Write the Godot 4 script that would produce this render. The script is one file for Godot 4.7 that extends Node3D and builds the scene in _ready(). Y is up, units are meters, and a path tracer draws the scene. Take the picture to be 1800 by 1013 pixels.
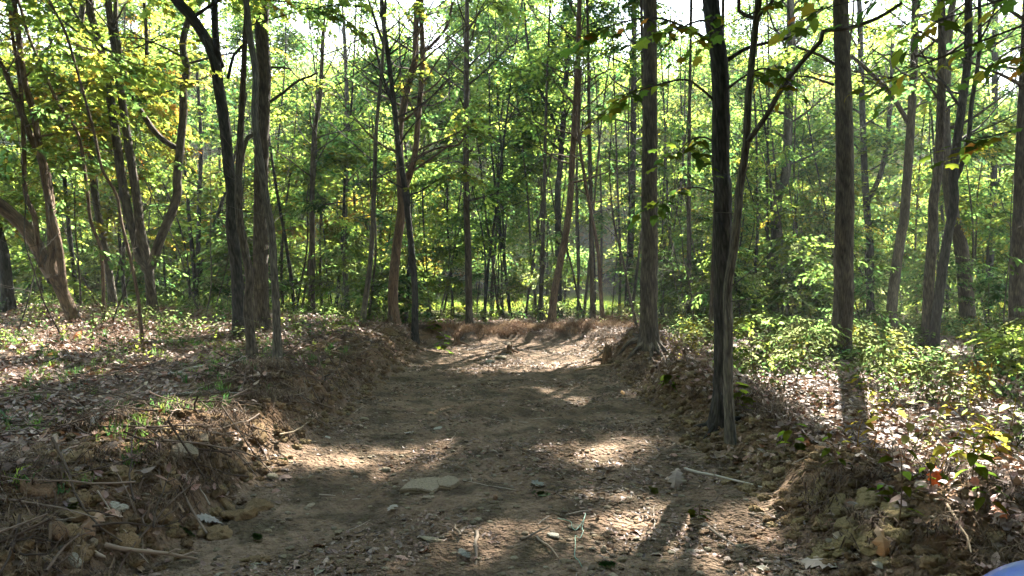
extends Node3D
# A sunken dirt track cut through a thin autumn wood, seen from eye height against the sun.

const FOCAL := 1285.0     # the lens in pixels of the 1800 pixel wide photograph
const HORIZON := 490.0
const EYE := 1.6
const SUN_AZIMUTH := 23.0 # degrees to the right of the view
const SUN_HEIGHT := 41.0

var rng := RandomNumberGenerator.new()
var noise_low := FastNoiseLite.new()
var noise_mid := FastNoiseLite.new()
var noise_fine := FastNoiseLite.new()
var noise_edge := FastNoiseLite.new()
var to_sun := Vector3.UP
var mats := {}
var sprigs := {}
var used := {}
var copies_made := 0
var origin_now := Vector3.ZERO

# ------------------------------------------------------------------ mesh helpers

class Acc:
	var v := PackedVector3Array()
	var n := PackedVector3Array()
	var uv := PackedVector2Array()
	var c := PackedColorArray()
	var ix := PackedInt32Array()

	func tri(a: Vector3, b: Vector3, d: Vector3, col: Color) -> void:
		var nn := (d - a).cross(b - a).normalized()
		var k := v.size()
		v.append(a); v.append(b); v.append(d)
		for i in 3:
			n.append(nn); c.append(col)
		uv.append(Vector2(a.x, a.z)); uv.append(Vector2(b.x, b.z)); uv.append(Vector2(d.x, d.z))
		ix.append(k); ix.append(k + 1); ix.append(k + 2)

	# a bent tapering tube; ridge > 0 pushes the surface in and out in long furrows
	func tube(pts: PackedVector3Array, radii: PackedFloat32Array, sides: int, col: Color, ridge := 0.0, noise: FastNoiseLite = null, cap := true, patch := 0.0) -> void:
		var m := pts.size()
		if m < 2:
			return
		var t := (pts[1] - pts[0]).normalized()
		var u := t.cross(Vector3(0.31, 0.2, 0.93)).normalized()
		if u.length() < 0.5:
			u = t.cross(Vector3.RIGHT).normalized()
		var first := v.size()
		var along := 0.0
		for i in m:
			if i > 0:
				along += pts[i].distance_to(pts[i - 1])
			var tt := (pts[mini(i + 1, m - 1)] - pts[maxi(i - 1, 0)]).normalized()
			u = (u - tt * u.dot(tt)).normalized()
			var w := tt.cross(u)
			for j in sides + 1:
				var a := TAU * (j % sides) / sides
				var dir := u * cos(a) + w * sin(a)
				var r := radii[i]
				var cc := col
				if noise:
					var q := Vector3(cos(a), sin(a), 0) * (radii[i] * 1.0 + 0.03)
					var f := noise.get_noise_3d(q.x * 62.0, q.y * 62.0, along * 7.0)
					var g := noise.get_noise_3d(q.x * 14.0 + 31.0, q.y * 14.0, along * 3.2)
					r *= 1.0 + ridge * (0.9 * absf(f) * 2.0 - 0.5 + 0.8 * g)
					if patch > 0.0:
						var l := noise.get_noise_3d(q.x * 40.0 + 9.0, q.y * 40.0 + 77.0, along * 16.0)
						if l > 0.25:
							cc = col.lerp(Color(0.72, 0.78, 0.62), patch * minf(1.0, (l - 0.25) * 6.0))
						else:
							cc = Color(col.r * (1.0 + 1.3 * g), col.g * (1.0 + 1.3 * g), col.b * (1.0 + 1.2 * g))
				v.append(pts[i] + dir * r)
				n.append(dir)
				uv.append(Vector2(float(j) / sides * maxf(1.0, roundf(radii[0] * 14.0)), along * 1.4))
				c.append(cc)
		var s1 := sides + 1
		for i in m - 1:
			for j in sides:
				var a := first + i * s1 + j
				ix.append(a); ix.append(a + s1); ix.append(a + 1)
				ix.append(a + 1); ix.append(a + s1); ix.append(a + s1 + 1)
		if noise and m > 2: # true normals of the furrowed bark
			for i in m:
				for j in sides + 1:
					var k := first + i * s1 + j
					var jj := j % sides
					var e := v[first + i * s1 + (jj + 1) % sides] - v[first + i * s1 + (jj + sides - 1) % sides]
					var f := v[first + mini(i + 1, m - 1) * s1 + jj] - v[first + maxi(i - 1, 0) * s1 + jj]
					n[k] = e.cross(f).normalized()
		if cap:
			var e := v.size()
			v.append(pts[m - 1] + (pts[m - 1] - pts[m - 2]).normalized() * radii[m - 1] * 0.5)
			n.append((pts[m - 1] - pts[m - 2]).normalized()); uv.append(Vector2.ZERO); c.append(col)
			for j in sides:
				var a := first + (m - 1) * s1 + j
				ix.append(a); ix.append(e); ix.append(a + 1)

	func mesh() -> ArrayMesh:
		var am := ArrayMesh.new()
		if v.is_empty():
			return am
		var arr := []
		arr.resize(Mesh.ARRAY_MAX)
		arr[Mesh.ARRAY_VERTEX] = v; arr[Mesh.ARRAY_NORMAL] = n; arr[Mesh.ARRAY_TEX_UV] = uv
		arr[Mesh.ARRAY_COLOR] = c; arr[Mesh.ARRAY_INDEX] = ix
		am.add_surface_from_arrays(Mesh.PRIMITIVE_TRIANGLES, arr)
		return am

func numbered(called: String) -> String:
	var k: int = used.get(called, 0)
	used[called] = k + 1
	return called if k == 0 else "%s_%03d" % [called, k]

func thing(called: String, label: String, category: String, at := Vector3.ZERO, group := "") -> Node3D:
	var o := Node3D.new()
	o.name = numbered(called)
	o.position = at
	tag(o, label, category, group)
	add_child(o, true)
	return o

func tag(o: Node3D, label: String, category: String, group := "", kind := "") -> void:
	o.set_meta("label", label)
	if category: o.set_meta("category", category)
	if group: o.set_meta("group", group)
	if kind: o.set_meta("kind", kind)

func obj(called: String, m: Mesh, mat: Material, parent: Node3D = self, kind := "") -> MeshInstance3D:
	var o := MeshInstance3D.new()
	o.name = numbered(called) if parent == self else called
	o.mesh = m
	o.material_override = mat
	if kind: o.set_meta("kind", kind)
	parent.add_child(o, true)
	return o

func many(called: String, m: Mesh, mat: Material, where: Array, tints: PackedColorArray, parent: Node3D = self) -> MultiMeshInstance3D:
	var mm := MultiMesh.new()
	mm.transform_format = MultiMesh.TRANSFORM_3D
	mm.use_colors = true
	mm.mesh = m
	mm.instance_count = where.size()
	copies_made += where.size()
	for i in where.size():
		mm.set_instance_transform(i, where[i])
		mm.set_instance_color(i, tints[i])
	var o := MultiMeshInstance3D.new()
	o.name = numbered(called) if parent == self else called
	o.multimesh = mm
	o.material_override = mat
	o.set_meta("kind", "stuff")
	parent.add_child(o, true)
	return o

func rr(a: float, b: float) -> float:
	return rng.randf_range(a, b)

func ellip(x: float, d: float, cx: float, cd: float, rx: float, rd: float) -> float:
	return 1.0 - sqrt(pow((x - cx) / rx, 2) + pow((d - cd) / rd, 2))

# ------------------------------------------------------------------ the lie of the land (d is metres ahead of the camera)

func lane_centre(d: float) -> float:
	return -0.12 + maxf(0.0, d - 17.0) * 0.06

func lane(x: float, d: float) -> float:
	var off := absf(x - lane_centre(d)) + noise_edge.get_noise_2d(x * 8.0, d * 8.0) * 0.32
	return (1.0 - smoothstep(1.75, 2.35, off)) * (1.0 - smoothstep(18.6, 20.0, d + noise_edge.get_noise_2d(x * 20.0, 5.0) * 1.2))

const MOUNDS := [[2.25, 13.1, 0.9, 0.52], [2.1, 9.4, 0.7, 0.27], [2.25, 5.2, 0.5, 0.27], [2.75, 4.25, 0.45, 0.22], [-3.0, 5.8, 0.55, 0.16], [-2.75, 8.4, 0.8, 0.16], [-2.7, 4.4, 0.5, 0.12], [-2.3, 12.0, 0.7, 0.18]]

func height(x: float, d: float) -> float:
	var n1 := noise_low.get_noise_2d(x, d)
	var n2 := noise_mid.get_noise_2d(x, d)
	var l := lane(x, d)
	var off := absf(x - lane_centre(d))
	var left := 0.30 + smoothstep(3.0, 12.0, -x) * 0.3 + clampf(d - 6.0, 0.0, 10.0) * 0.045 * smoothstep(1.6, 4.5, -x) - smoothstep(17.0, 26.0, d) * 0.4 * smoothstep(1.0, 5.0, -x) - 0.12 * smoothstep(13.0, 18.0, d)
	var right := 0.10 + smoothstep(8.0, 16.0, d) * 0.1
	var side := lerpf(left, right, smoothstep(-1.5, 1.5, x))
	side += 0.07 * exp(-pow((off - 2.75) / 0.5, 2)) * clampf(0.8 + 1.6 * n2, 0.0, 2.0) * (1.0 - smoothstep(17.0, 20.0, d))
	for m in MOUNDS:
		side += m[3] * exp(-(pow(x - m[0], 2) + pow(d - m[1], 2)) / (m[2] * m[2]))
	side += 0.13 * clampf(1.0 + 2.2 * n2 + 1.2 * n1, 0.1, 2.2) * exp(-pow((d - 20.0 - 0.12 * x - 1.2 * n1) / 0.8, 2)) * smoothstep(-3.5, -1.0, x) * (1.0 - smoothstep(3.0, 4.5, x))
	side += n1 * 0.10
	var track := n1 * 0.04 + 0.045 * n2 - 0.03 * exp(-pow((off - 0.95) / 0.35, 2))
	var h := lerpf(side, track, l)
	var bank := smoothstep(1.6, 2.2, off) * (1.0 - smoothstep(3.0, 4.2, off)) * (1.0 - smoothstep(19.0, 22.0, d))
	if d < 32.0 and d > 0.0:
		var n3 := noise_fine.get_noise_2d(x, d)
		h += n3 * lerpf(0.028, 0.022, l) + bank * (absf(n3) * 0.055 + n2 * 0.05)
		var n4 := noise_fine.get_noise_2d(x * 3.1 + 50.0, d * 3.1)
		h += n4 * (0.011 + bank * 0.016)
	h -= smoothstep(25.0, 45.0, d) * 0.5
	h += maxf(0.0, d - 68.0) * 0.3
	return h

func ground(x: float, z: float) -> Vector3:
	return Vector3(x, height(x, -z), z)

func ground_normal(x: float, z: float, e := 0.06) -> Vector3:
	var d := -z
	return Vector3(height(x - e, d) - height(x + e, d), 2.0 * e, -(height(x, d - e) - height(x, d + e))).normalized()

# the place on the ground that a pixel of the photograph shows
func hit(px: float, py: float, start := 2.6) -> Vector3:
	var d := start
	var step := 0.06
	while d < 70.0:
		var y := EYE - (py - HORIZON) / FOCAL * d
		if y <= height((px - 900.0) / FOCAL * d, d):
			break
		d += step
		step = 0.006 * d + 0.02
	return ground((px - 900.0) / FOCAL * d, -d)

func spot(px: float, py: float, d: float) -> Vector3:
	return Vector3((px - 900.0) / FOCAL * d, EYE - (py - HORIZON) / FOCAL * d, -d)

# ------------------------------------------------------------------ where the crowns are open to the sun
# [x, d, half width, half depth]

const GLADES := [[-2.33, 5.35, 0.4165, 0.323], [-0.69, 4.09, 0.5015, 0.3995], [-1.68, 9.26, 0.442, 0.34], [-2.32, 4.88, 0.391, 0.4165], [1.54, 9.73, 0.476, 0.3315], [0.55, 5.89, 0.4675, 0.408], [-2.42, 10.11, 0.4505, 0.3825], [-1.92, 7.34, 0.4335, 0.3145], [1.86, 10.52, 0.442, 0.34], [0.25, 10.33, 0.493, 0.408], [-0.62, 7.36, 0.4505, 0.357], [-1.22, 4.79, 0.4845, 0.3145], [0.54, 3.94, 0.3995, 0.3655], [-1.01, 7.09, 0.51, 0.3315], [-1.79, 6.65, 0.4505, 0.34], [-2.34, 10.29, 0.3655, 0.3315], [0.48, 9.26, 0.391, 0.3485],
	[3.2, 5.1, 0.7, 0.6], [-6.4, 10.8, 3.3, 3], [-3.6, 11.4, 1.1, 1], [0.6, 15.8, 2.3, 2.9], [0.9, 19.4, 3, 1.7], [6, 12, 3.9, 6.4], [3.3, 7.2, 0.9, 0.98], [2.6, 3.85, 0.7, 0.58], [1.5, 3.75, 0.6, 0.43],
	[0.55, 7.25, 0.72, 0.68], [-1.45, 6.9, 1, 0.78], [-1.8, 10, 0.6, 0.5], [-0.05, 4.65, 0.65, 0.5], [0.75, 4.95, 0.6, 0.5], [0.75, 10.4, 0.55, 0.45], [1.6, 9.9, 0.6, 0.6],
	[-3, 5.7, 0.8, 0.63], [-2.2, 5.9, 0.85, 0.58], [-0.9, 12.4, 0.7, 0.45], [0.9, 12, 0.6, 0.4], [-4.6, 7.8, 1, 0.38], [3.9, 5.6, 1, 0.78], [-0.5, 4.15, 0.55, 0.43], [4.6, 4.6, 0.9, 0.78]]

func glade(x: float, d: float) -> bool:
	if d > 13.0 and noise_low.get_noise_2d(x * 3.0, d * 3.0) > lerpf(-0.10, 0.05, smoothstep(15.0, 19.0, d)) - 0.12 * smoothstep(21.0, 25.0, d):
		return true
	var e := noise_edge.get_noise_2d(x * 26.0, d * 26.0) * 0.3
	for g in GLADES:
		var f := ellip(x, d, g[0], g[1], g[2], g[3])
		if f + e > 0.0:
			return g[2] < 2.0 or noise_edge.get_noise_2d(x * 14.0 + 60.0, d * 14.0) < (0.3 if g[0] > 4.0 else 0.42)
	return false

func in_glade_ray(p: Vector3) -> bool:
	if p.y < 2.2:
		return false
	var k := (p.y - 0.3) / to_sun.y
	var q := p - to_sun * k
	if glade(q.x, -q.z):
		return true
	if p.y > 6.3 and not (-q.z < 12.5 and absf(q.x) < 4.6): # thin crowns let the sun down to the lower leaves of the trees before them
		k = (p.y - 4.6) / to_sun.y
		q = p - to_sun * k
		var d := -q.z
		if d > 10.5 and d < 36.0 and noise_edge.get_noise_2d(q.x * 16.0 + 200.0, d * 16.0) > (-0.12 if d < 23.0 and q.x < 3.0 else 0.04):
			return true
	return false

# ------------------------------------------------------------------ words that tell look-alikes apart

const LANDMARKS := [[14, "left-edge trunk"], [128, "leaning sunlit trunk"], [268, "Y forked trunk"], [346, "multi-stemmed tree"], [459, "thickest left trunk"], [547, "crooked thin trunk"], [692, "reddish trunk pair"],
	[825, "lone straight trunk"], [969, "leaning lit trunk"], [1060, "sinuous thin trunk"], [1140, "mound trunk"], [1264, "black trunk"], [1361, "pale lit trunk"], [1477, "thick straight trunk"], [1566, "leaning brown trunk"], [1635, "touching trunk pair"], [1703, "bending stout trunk"], [1789, "right-edge trunk"]]

func whereabouts(at: Vector3) -> String:
	var d := -at.z
	var px := 900.0 + at.x / d * FOCAL
	if px < -20.0:
		return "beyond the left edge"
	if px > 1820.0:
		return "beyond the right edge"
	var best := 0
	for i in LANDMARKS.size():
		if absf(LANDMARKS[i][0] - px) < absf(LANDMARKS[best][0] - px):
			best = i
	var off: float = px - LANDMARKS[best][0]
	var side := "right behind" if absf(off) < 10.0 else (("just left of" if absf(off) < 38.0 else "left of") if off < 0.0 else ("just right of" if absf(off) < 38.0 else "right of"))
	return "%s the %s" % [side, LANDMARKS[best][1]]

func depth_word(d: float) -> String:
	return "close" if d < 20.0 else ("midway" if d < 27.0 else ("farther" if d < 34.0 else "far"))

func leaf_word(mix: Array) -> String:
	return {"bright": "yellow-green", "green": "mid-green", "deep": "dark-green", "yellow": "yellowing", "orange": "orange-tinged", "pale": "pale-green"}[mix[0]]

const BARK_TONE := {"bark_black": 0.27, "bark_brown": 0.5, "bark_grey": 0.55, "bark_red": 0.6}

func bark_word(bark: String) -> String:
	return {"bark_brown": "brown", "bark_black": "dark", "bark_grey": "grey", "bark_red": "reddish"}[bark]

# ------------------------------------------------------------------ leaves and sprays of leaves

func shade(c: Color, k: float) -> Color:
	return Color(c.r * k, c.g * k, c.b * k)

# a lobed leaf in the xz plane, stalk at the origin, pointing along +x
func lobed(acc: Acc, at: Transform3D, size: float, lobes: int, col: Color, curl := 0.0, deep := 0.5) -> void:
	var centre := Vector3(0.42 * size, 0, 0)
	var rim: Array[Vector3] = []
	var k := lobes * 2
	rim.append(Vector3(0.08 * size, 0, 0))
	for i in range(k + 1):
		var a := lerpf(-2.45, 2.45, float(i) / k)
		var out := size * (0.62 - 0.11 * absf(a) / 2.4) * (1.0 if i % 2 == 0 else deep)
		if i % 2 == 0 and i == lobes:
			out *= 1.0
		rim.append(Vector3(0.42 * size + cos(a) * out, 0, sin(a) * out * 0.95))
	for i in rim.size():
		var p := rim[i]
		p.y = -curl * size * (pow(p.z / size, 2) * 1.3 + pow((p.x / size - 0.4), 2) * 0.9)
		rim[i] = at * p
	var c := at * (centre + Vector3(0, -0.02 * size, 0))
	for i in rim.size():
		acc.tri(c, rim[(i + 1) % rim.size()], rim[i], col)

func ovate(acc: Acc, at: Transform3D, size: float, wide: float, col: Color, curl := 0.2, fold := 0.16) -> void:
	var a := at * Vector3.ZERO
	var m := at * Vector3(0.45 * size, 0.0, 0)
	var t := at * Vector3(size, -curl * size, 0)
	for s in [-1.0, 1.0]:
		var p := at * Vector3(0.26 * size, fold * wide * size, s * wide * size * 0.92)
		var q := at * Vector3(0.62 * size, fold * wide * size - curl * 0.3 * size, s * wide * size * 0.8)
		if s > 0:
			acc.tri(a, m, p, col); acc.tri(p, m, q, col); acc.tri(q, m, t, col)
		else:
			acc.tri(a, p, m, col); acc.tri(p, q, m, col); acc.tri(q, t, m, col)

func leaf_turn(yaw: float, pitch: float, roll: float) -> Basis:
	return Basis(Vector3.UP, yaw) * Basis(Vector3.BACK, pitch) * Basis(Vector3.RIGHT, roll)

# a flat spray along +x: twig and leaves on both sides
func make_spray(kind: String, seed_: int) -> ArrayMesh:
	rng.seed = 9000 + seed_ * 17 + kind.hash() % 1000
	var acc := Acc.new()
	var bark := Color(0.5, 0.42, 0.32)
	var length := 0.5
	var count := 12
	if kind == "ovate": count = 18
	if kind == "far": length = 0.85; count = 34
	var pts := PackedVector3Array()
	var rad := PackedFloat32Array()
	var bend := rr(-0.12, 0.12)
	for i in 4:
		var t := i / 3.0
		pts.append(Vector3(t * length, -0.10 * t * t, bend * t * t))
		rad.append(lerpf(0.004, 0.0014, t))
	if kind != "far":
		acc.tube(pts, rad, 3, bark, 0.0, null, false)
	for i in count:
		var t := (i + 0.6) / count
		var side := 1.0 if i % 2 == 0 else -1.0
		var p := Vector3(t * length, -0.10 * t * t, bend * t * t)
		var c := shade(Color(1, 1, 1), rr(0.7, 1.3))
		c.r *= rr(0.9, 1.15)
		if kind == "far":
			p += Vector3(rr(-0.1, 0.1), rr(-0.2, 0.2), side * absf(rr(0.0, 0.36)))
			var b := leaf_turn(rr(0, TAU), rr(-0.7, 0.3), rr(-0.7, 0.7))
			ovate_flat(acc, Transform3D(b, p), rr(0.09, 0.14), c)
			continue
		var yaw := -side * rr(0.5, 1.25) * (1.0 - 0.6 * t)
		var stalk := rr(0.02, 0.06)
		var b2 := leaf_turn(yaw, rr(-0.75, 0.15), rr(-0.55, 0.55))
		var p2 := p + b2 * Vector3(stalk, 0, 0)
		if kind == "maple":
			lobed(acc, Transform3D(b2, p2), rr(0.062, 0.105), 5, c, rr(0.1, 0.5), rr(0.45, 0.6))
		else:
			ovate(acc, Transform3D(b2, p2), rr(0.055, 0.095), rr(0.24, 0.32), c, rr(0.1, 0.3))
	return acc.mesh()

func ovate_flat(acc: Acc, at: Transform3D, size: float, col: Color) -> void:
	var a := at * Vector3(0, 0, 0)
	var t := at * Vector3(size, -0.15 * size, 0)
	var p := at * Vector3(0.42 * size, 0.04 * size, 0.32 * size)
	var q := at * Vector3(0.42 * size, 0.04 * size, -0.32 * size)
	acc.tri(a, t, p, col); acc.tri(a, q, t, col)

const GREENS := {
	"bright": [Color(0.18, 0.25, 0.062), Color(0.145, 0.23, 0.066), Color(0.21, 0.265, 0.064)],
	"green": [Color(0.095, 0.175, 0.068), Color(0.118, 0.198, 0.07), Color(0.08, 0.152, 0.066)],
	"deep": [Color(0.042, 0.105, 0.045), Color(0.052, 0.118, 0.048), Color(0.038, 0.092, 0.048)],
	"yellow": [Color(0.24, 0.235, 0.05), Color(0.19, 0.225, 0.052), Color(0.28, 0.23, 0.05)],
	"orange": [Color(0.33, 0.15, 0.04), Color(0.30, 0.19, 0.045), Color(0.36, 0.21, 0.06)],
	"pale": [Color(0.145, 0.18, 0.10), Color(0.12, 0.165, 0.088), Color(0.18, 0.205, 0.12)],
}

func tint(mix: Array) -> Color: # mix: names, the first ones likelier
	var k := mini(int(pow(rng.randf(), 1.5) * mix.size()), mix.size() - 1)
	var set_: Array = GREENS[mix[k]]
	var c: Color = set_[rng.randi() % set_.size()]
	return shade(c, rr(0.8, 1.2))

# ------------------------------------------------------------------ trees

func smooth_line(src: PackedVector3Array, step: float) -> PackedVector3Array:
	var curve := Curve3D.new()
	curve.bake_interval = step
	for i in src.size():
		var h := (src[mini(i + 1, src.size() - 1)] - src[maxi(i - 1, 0)]) / 6.0
		curve.add_point(src[i], -h, h)
	return curve.get_baked_points()

func line_radii(pts: PackedVector3Array, r0: float, r1: float, flare := 0.0) -> PackedFloat32Array:
	var out := PackedFloat32Array()
	var total := 0.0
	for i in range(1, pts.size()):
		total += pts[i].distance_to(pts[i - 1])
	var s := 0.0
	for i in pts.size():
		if i > 0:
			s += pts[i].distance_to(pts[i - 1])
		out.append(lerpf(r0, r1, s / maxf(total, 0.01)) * (1.0 + flare * exp(-s / 0.22)))
	return out

# one limb with side shoots; fills sp with [place, colour] of sprays, acc with wood
func limb(acc: Acc, twigs: Acc, start: Vector3, dir: Vector3, length: float, r: float, sides: int, col: Color, mix: Array, leafy: float, sp: Array, cull := true, size := 1.0) -> void:
	var pts := PackedVector3Array([start])
	var p := start
	var dd := dir.normalized()
	var n := maxi(4, int(length / 0.35))
	n = mini(n, 9)
	for i in n:
		dd = (dd + Vector3(rr(-0.22, 0.22), rr(-0.12, 0.18), rr(-0.22, 0.22))).normalized()
		p += dd * length / n
		pts.append(p)
	acc.tube(pts, line_radii(pts, r, r * 0.22), sides, col)
	var shoots := int(length * 3.8 * leafy + 1.5)
	for k in shoots:
		var t := rr(0.22, 1.0)
		var f := t * n
		var i := mini(int(f), n - 1)
		var q := pts[i].lerp(pts[i + 1], f - i)
		if cull and in_glade_ray(q + origin_now) and rng.randf() < 0.9:
			continue
		var out := (pts[i + 1] - pts[i]).normalized()
		var yaw := rr(-1.2, 1.2)
		var sd := (Basis(Vector3.UP, yaw) * Vector3(out.x, out.y * 0.4 + rr(-0.15, 0.3), out.z)).normalized()
		var sl := minf(rr(0.25, 0.75) * (1.15 - t * 0.6) * length * 0.5, 1.3)
		var e1 := q + sd * sl * 0.5 + Vector3(rr(-0.05, 0.05), rr(-0.03, 0.05), rr(-0.05, 0.05))
		var e2 := e1 + (sd + Vector3(rr(-0.3, 0.3), rr(-0.25, 0.15), rr(-0.3, 0.3))).normalized() * sl * 0.5
		twigs.tube(PackedVector3Array([q, e1, e2]), PackedFloat32Array([r * 0.32, r * 0.2, r * 0.09]), 3, col, 0.0, null, false)
		var per := maxi(2, int(sl / 0.068))
		for m in per:
			var w := q.lerp(e1, 0.4 + 0.6 * rng.randf()) if rng.randf() < 0.35 else e1.lerp(e2, rng.randf())
			spray_at(sp, w, sd, mix, cull, size)
	if leafy > 0.0:
		spray_at(sp, pts[n], dd, mix, cull, size)

func spray_at(sp: Array, w: Vector3, sd: Vector3, mix: Array, cull: bool, size: float) -> void:
	if cull and in_glade_ray(w + origin_now) and rng.randf() < 0.99:
		return
	var face := atan2(-sd.z, sd.x) + rr(-1.1, 1.1)
	var b := Basis(Vector3.UP, face) * Basis(Vector3.BACK, rr(-0.45, 0.2)) * Basis(Vector3.RIGHT, rr(-0.4, 0.4))
	sp.append([Transform3D(b.scaled(Vector3.ONE * rr(0.85, 1.5) * size), w), tint(mix)])

func put_foliage(o: Node3D, kind: String, sp: Array) -> void:
	if sp.is_empty():
		return
	for variant in 2:
		var where := []
		var tints := PackedColorArray()
		for i in sp.size():
			if i % 2 == variant:
				where.append(sp[i][0])
				tints.append(sp[i][1])
		if where.size() > 0:
			many("foliage", sprigs[kind][variant if sprigs[kind].size() < 3 else (variant + o.get_index()) % sprigs[kind].size()], mats.leaf, where, tints, o)

# the trunk of a tree that the photograph lets one trace: flat is x, y, x, y ... in pixels from the base upwards
func traced(flat: Array, d: float, bow := 0.0) -> PackedVector3Array:
	var out := PackedVector3Array()
	var k := flat.size() / 2
	for i in k:
		var p := spot(flat[i * 2], flat[i * 2 + 1], d)
		var t := float(i) / maxf(k - 1, 1)
		p.z += bow * sin(t * PI) + rr(-0.05, 0.05) * (0.0 if i == 0 else 1.0)
		out.append(p)
	return out

func stretch(pts: PackedVector3Array, top: float) -> PackedVector3Array:
	var k := pts.size()
	var dir := (pts[k - 1] - pts[k - 2]).normalized()
	var p := pts[k - 1]
	while p.y < top:
		dir = (dir + Vector3(rr(-0.12, 0.12), 0.25, rr(-0.12, 0.12))).normalized()
		p += dir * 1.1
		pts.append(p)
	return pts

# o: called, label, bark, d (0 = where the base meets the ground), w (pixel widths at base and top of what is seen), top (metres), forks, leafy, mix, kind, low (height of the lowest limb), limbs, reach
func photo_tree(flat: Array, o: Dictionary) -> Node3D:
	var at := hit(flat[0], flat[1])
	var d: float = o.get("d", -at.z)
	at = ground(spot(flat[0], flat[1], d).x, -d)
	var t := thing(o.get("called", "tree"), o.label, "tree", at, o.get("group", ""))
	var bark: StandardMaterial3D = mats[o.get("bark", "bark_brown")]
	var tone: float = BARK_TONE[o.get("bark", "bark_brown")]
	var col := Color(tone, tone, tone)
	var pts := traced(flat, d, rr(-0.15, 0.15))
	pts[0].y = at.y + 0.02
	var w: Array = o.w
	var r0: float = w[0] / FOCAL * d * 0.465
	var r1: float = w[1] / FOCAL * d * 0.465
	var seen := pts.size()
	var visible_top := pts[seen - 1].y
	if o.get("top", 9.0) > visible_top:
		pts = stretch(pts, o.get("top", 9.0))
	pts.insert(0, pts[0] + Vector3(0, -0.35, 0))
	var near := d < 11.0
	var fine := smooth_line(pts, 0.07 if near else (0.14 if d < 17.0 else 0.3))
	var radii := PackedFloat32Array()
	for p in fine:
		var f := clampf((p.y - at.y) / maxf(visible_top - at.y, 0.5), 0.0, 4.0)
		var r := lerpf(r0, r1, minf(f, 1.0))
		if f > 1.0:
			r = r1 * maxf(0.12, 1.0 - (p.y - visible_top) / maxf(o.get("top", 9.0) - visible_top + 0.4, 0.5))
		var hh := p.y - at.y
		r *= 1.0 + o.get("flare", 0.5) * exp(-maxf(hh, 0.0) / 0.2)
		radii.append(r)
	var acc := Acc.new()
	for i in fine.size():
		fine[i] -= at
	acc.tube(fine, radii, 32 if near else (20 if d < 17.0 else 10), col, 0.085 if d < 17.0 else 0.03, noise_fine, true, o.get("patch", 0.35))
	obj("trunk", acc.mesh(), bark, t)
	for k in o.get("roots", 0):
		var ra := Acc.new()
		var ang: float = TAU * k / o.roots + rr(-0.3, 0.3)
		var reach_ := r0 * rr(2.6, 4.6)
		var rp := PackedVector3Array()
		for i in 5:
			var f := i / 4.0
			var q := Vector3(cos(ang + 0.3 * f), 0, sin(ang + 0.3 * f)) * lerpf(r0 * 0.55, reach_, f)
			var gy := height(at.x + q.x, -(at.z + q.z)) - at.y
			rp.append(q + Vector3(0, gy + lerpf(r0 * 1.1, -0.03, pow(f, 0.55)), 0))
		var rl := smooth_line(rp, 0.05)
		ra.tube(rl, line_radii(rl, r0 * 0.42, r0 * 0.08), 9, col, 0.1, noise_fine, true, 0.2)
		obj("root", ra.mesh(), bark, t)
	var sp := []
	var twigs := Acc.new()
	var cull: bool = o.get("cull", true)
	var leafy: float = o.get("leafy", 1.0)
	var mix: Array = o.get("mix", ["bright", "green", "yellow"])
	# stems and forks seen in the photograph
	var ends := [[fine, radii]]
	for f in o.get("forks", []):
		var fp := traced(f[0], d, rr(-0.2, 0.2))
		for i in fp.size():
			fp[i] -= at
		var ftop: float = f[3] if f.size() > 3 else 0.0
		var fseen := fp[fp.size() - 1].y
		if ftop > 0.0:
			fp = stretch(fp, ftop)
		var fl := smooth_line(fp, 0.1 if near else 0.25)
		var fr := PackedFloat32Array()
		for i in fl.size():
			fr.append(lerpf(f[1], f[2], clampf(float(i) / fl.size(), 0, 1)) / FOCAL * d * 0.5)
		var fa := Acc.new()
		fa.tube(fl, fr, 12 if near else 8, col, 0.05, noise_fine, true, o.get("patch", 0.35))
		obj("stem" if f[1] > 9 else "branch", fa.mesh(), bark, t)
		ends.append([fl, fr])
	# limbs
	var low: float = o.get("low", 3.0)
	var limbs: int = o.get("limbs", 12)
	var reach: float = o.get("reach", 2.0)
	for e in ends:
		var line: PackedVector3Array = e[0]
		var rads: PackedFloat32Array = e[1]
		var top := line[line.size() - 1].y
		if top < low:
			continue
		var share := int(limbs * 1.9) if e == ends[0] else int(limbs * 0.7)
		for k in share:
			var want := lerpf(low, top, pow((k + rng.randf()) / share, 0.8))
			var i := 0
			while i < line.size() - 2 and line[i].y < want:
				i += 1
			var az := k * 2.4 + rr(-0.5, 0.5)
			var up := lerpf(0.15, 1.0, (want - low) / maxf(top - low, 0.1)) + rr(-0.1, 0.3)
			var dir := Vector3(cos(az), up, sin(az))
			var la := Acc.new()
			var local := []
			var len_ := reach * rr(0.7, 1.3) * (1.15 - absf((want - low) / maxf(top - low, 0.1) - 0.45) * 0.8)
			limb_local(la, twigs, line[i], dir, len_, maxf(0.008, minf(rads[i] * 0.38, 0.05)), 6 if near else 5, col, mix, leafy, local, at, cull, o.get("size", 1.0))
			sp.append_array(local)
			obj("branch", la.mesh(), bark, t)
	# dead twigs on the bole
	for k in o.get("spurs", 5):
		var i := rng.randi_range(3, maxi(4, int(fine.size() * 0.7)))
		i = mini(i, fine.size() - 1)
		var az := rr(0, TAU)
		var no := []
		limb(twigs, twigs, fine[i], Vector3(cos(az), rr(0.0, 0.7), sin(az)), rr(0.3, 1.1), 0.007, 3, col, mix, 0.0, no, false)
	if twigs.v.size() > 0:
		obj("twigs", twigs.mesh(), bark, t, "stuff")
	put_foliage(t, o.get("kind", "maple"), sp)
	return t

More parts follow.
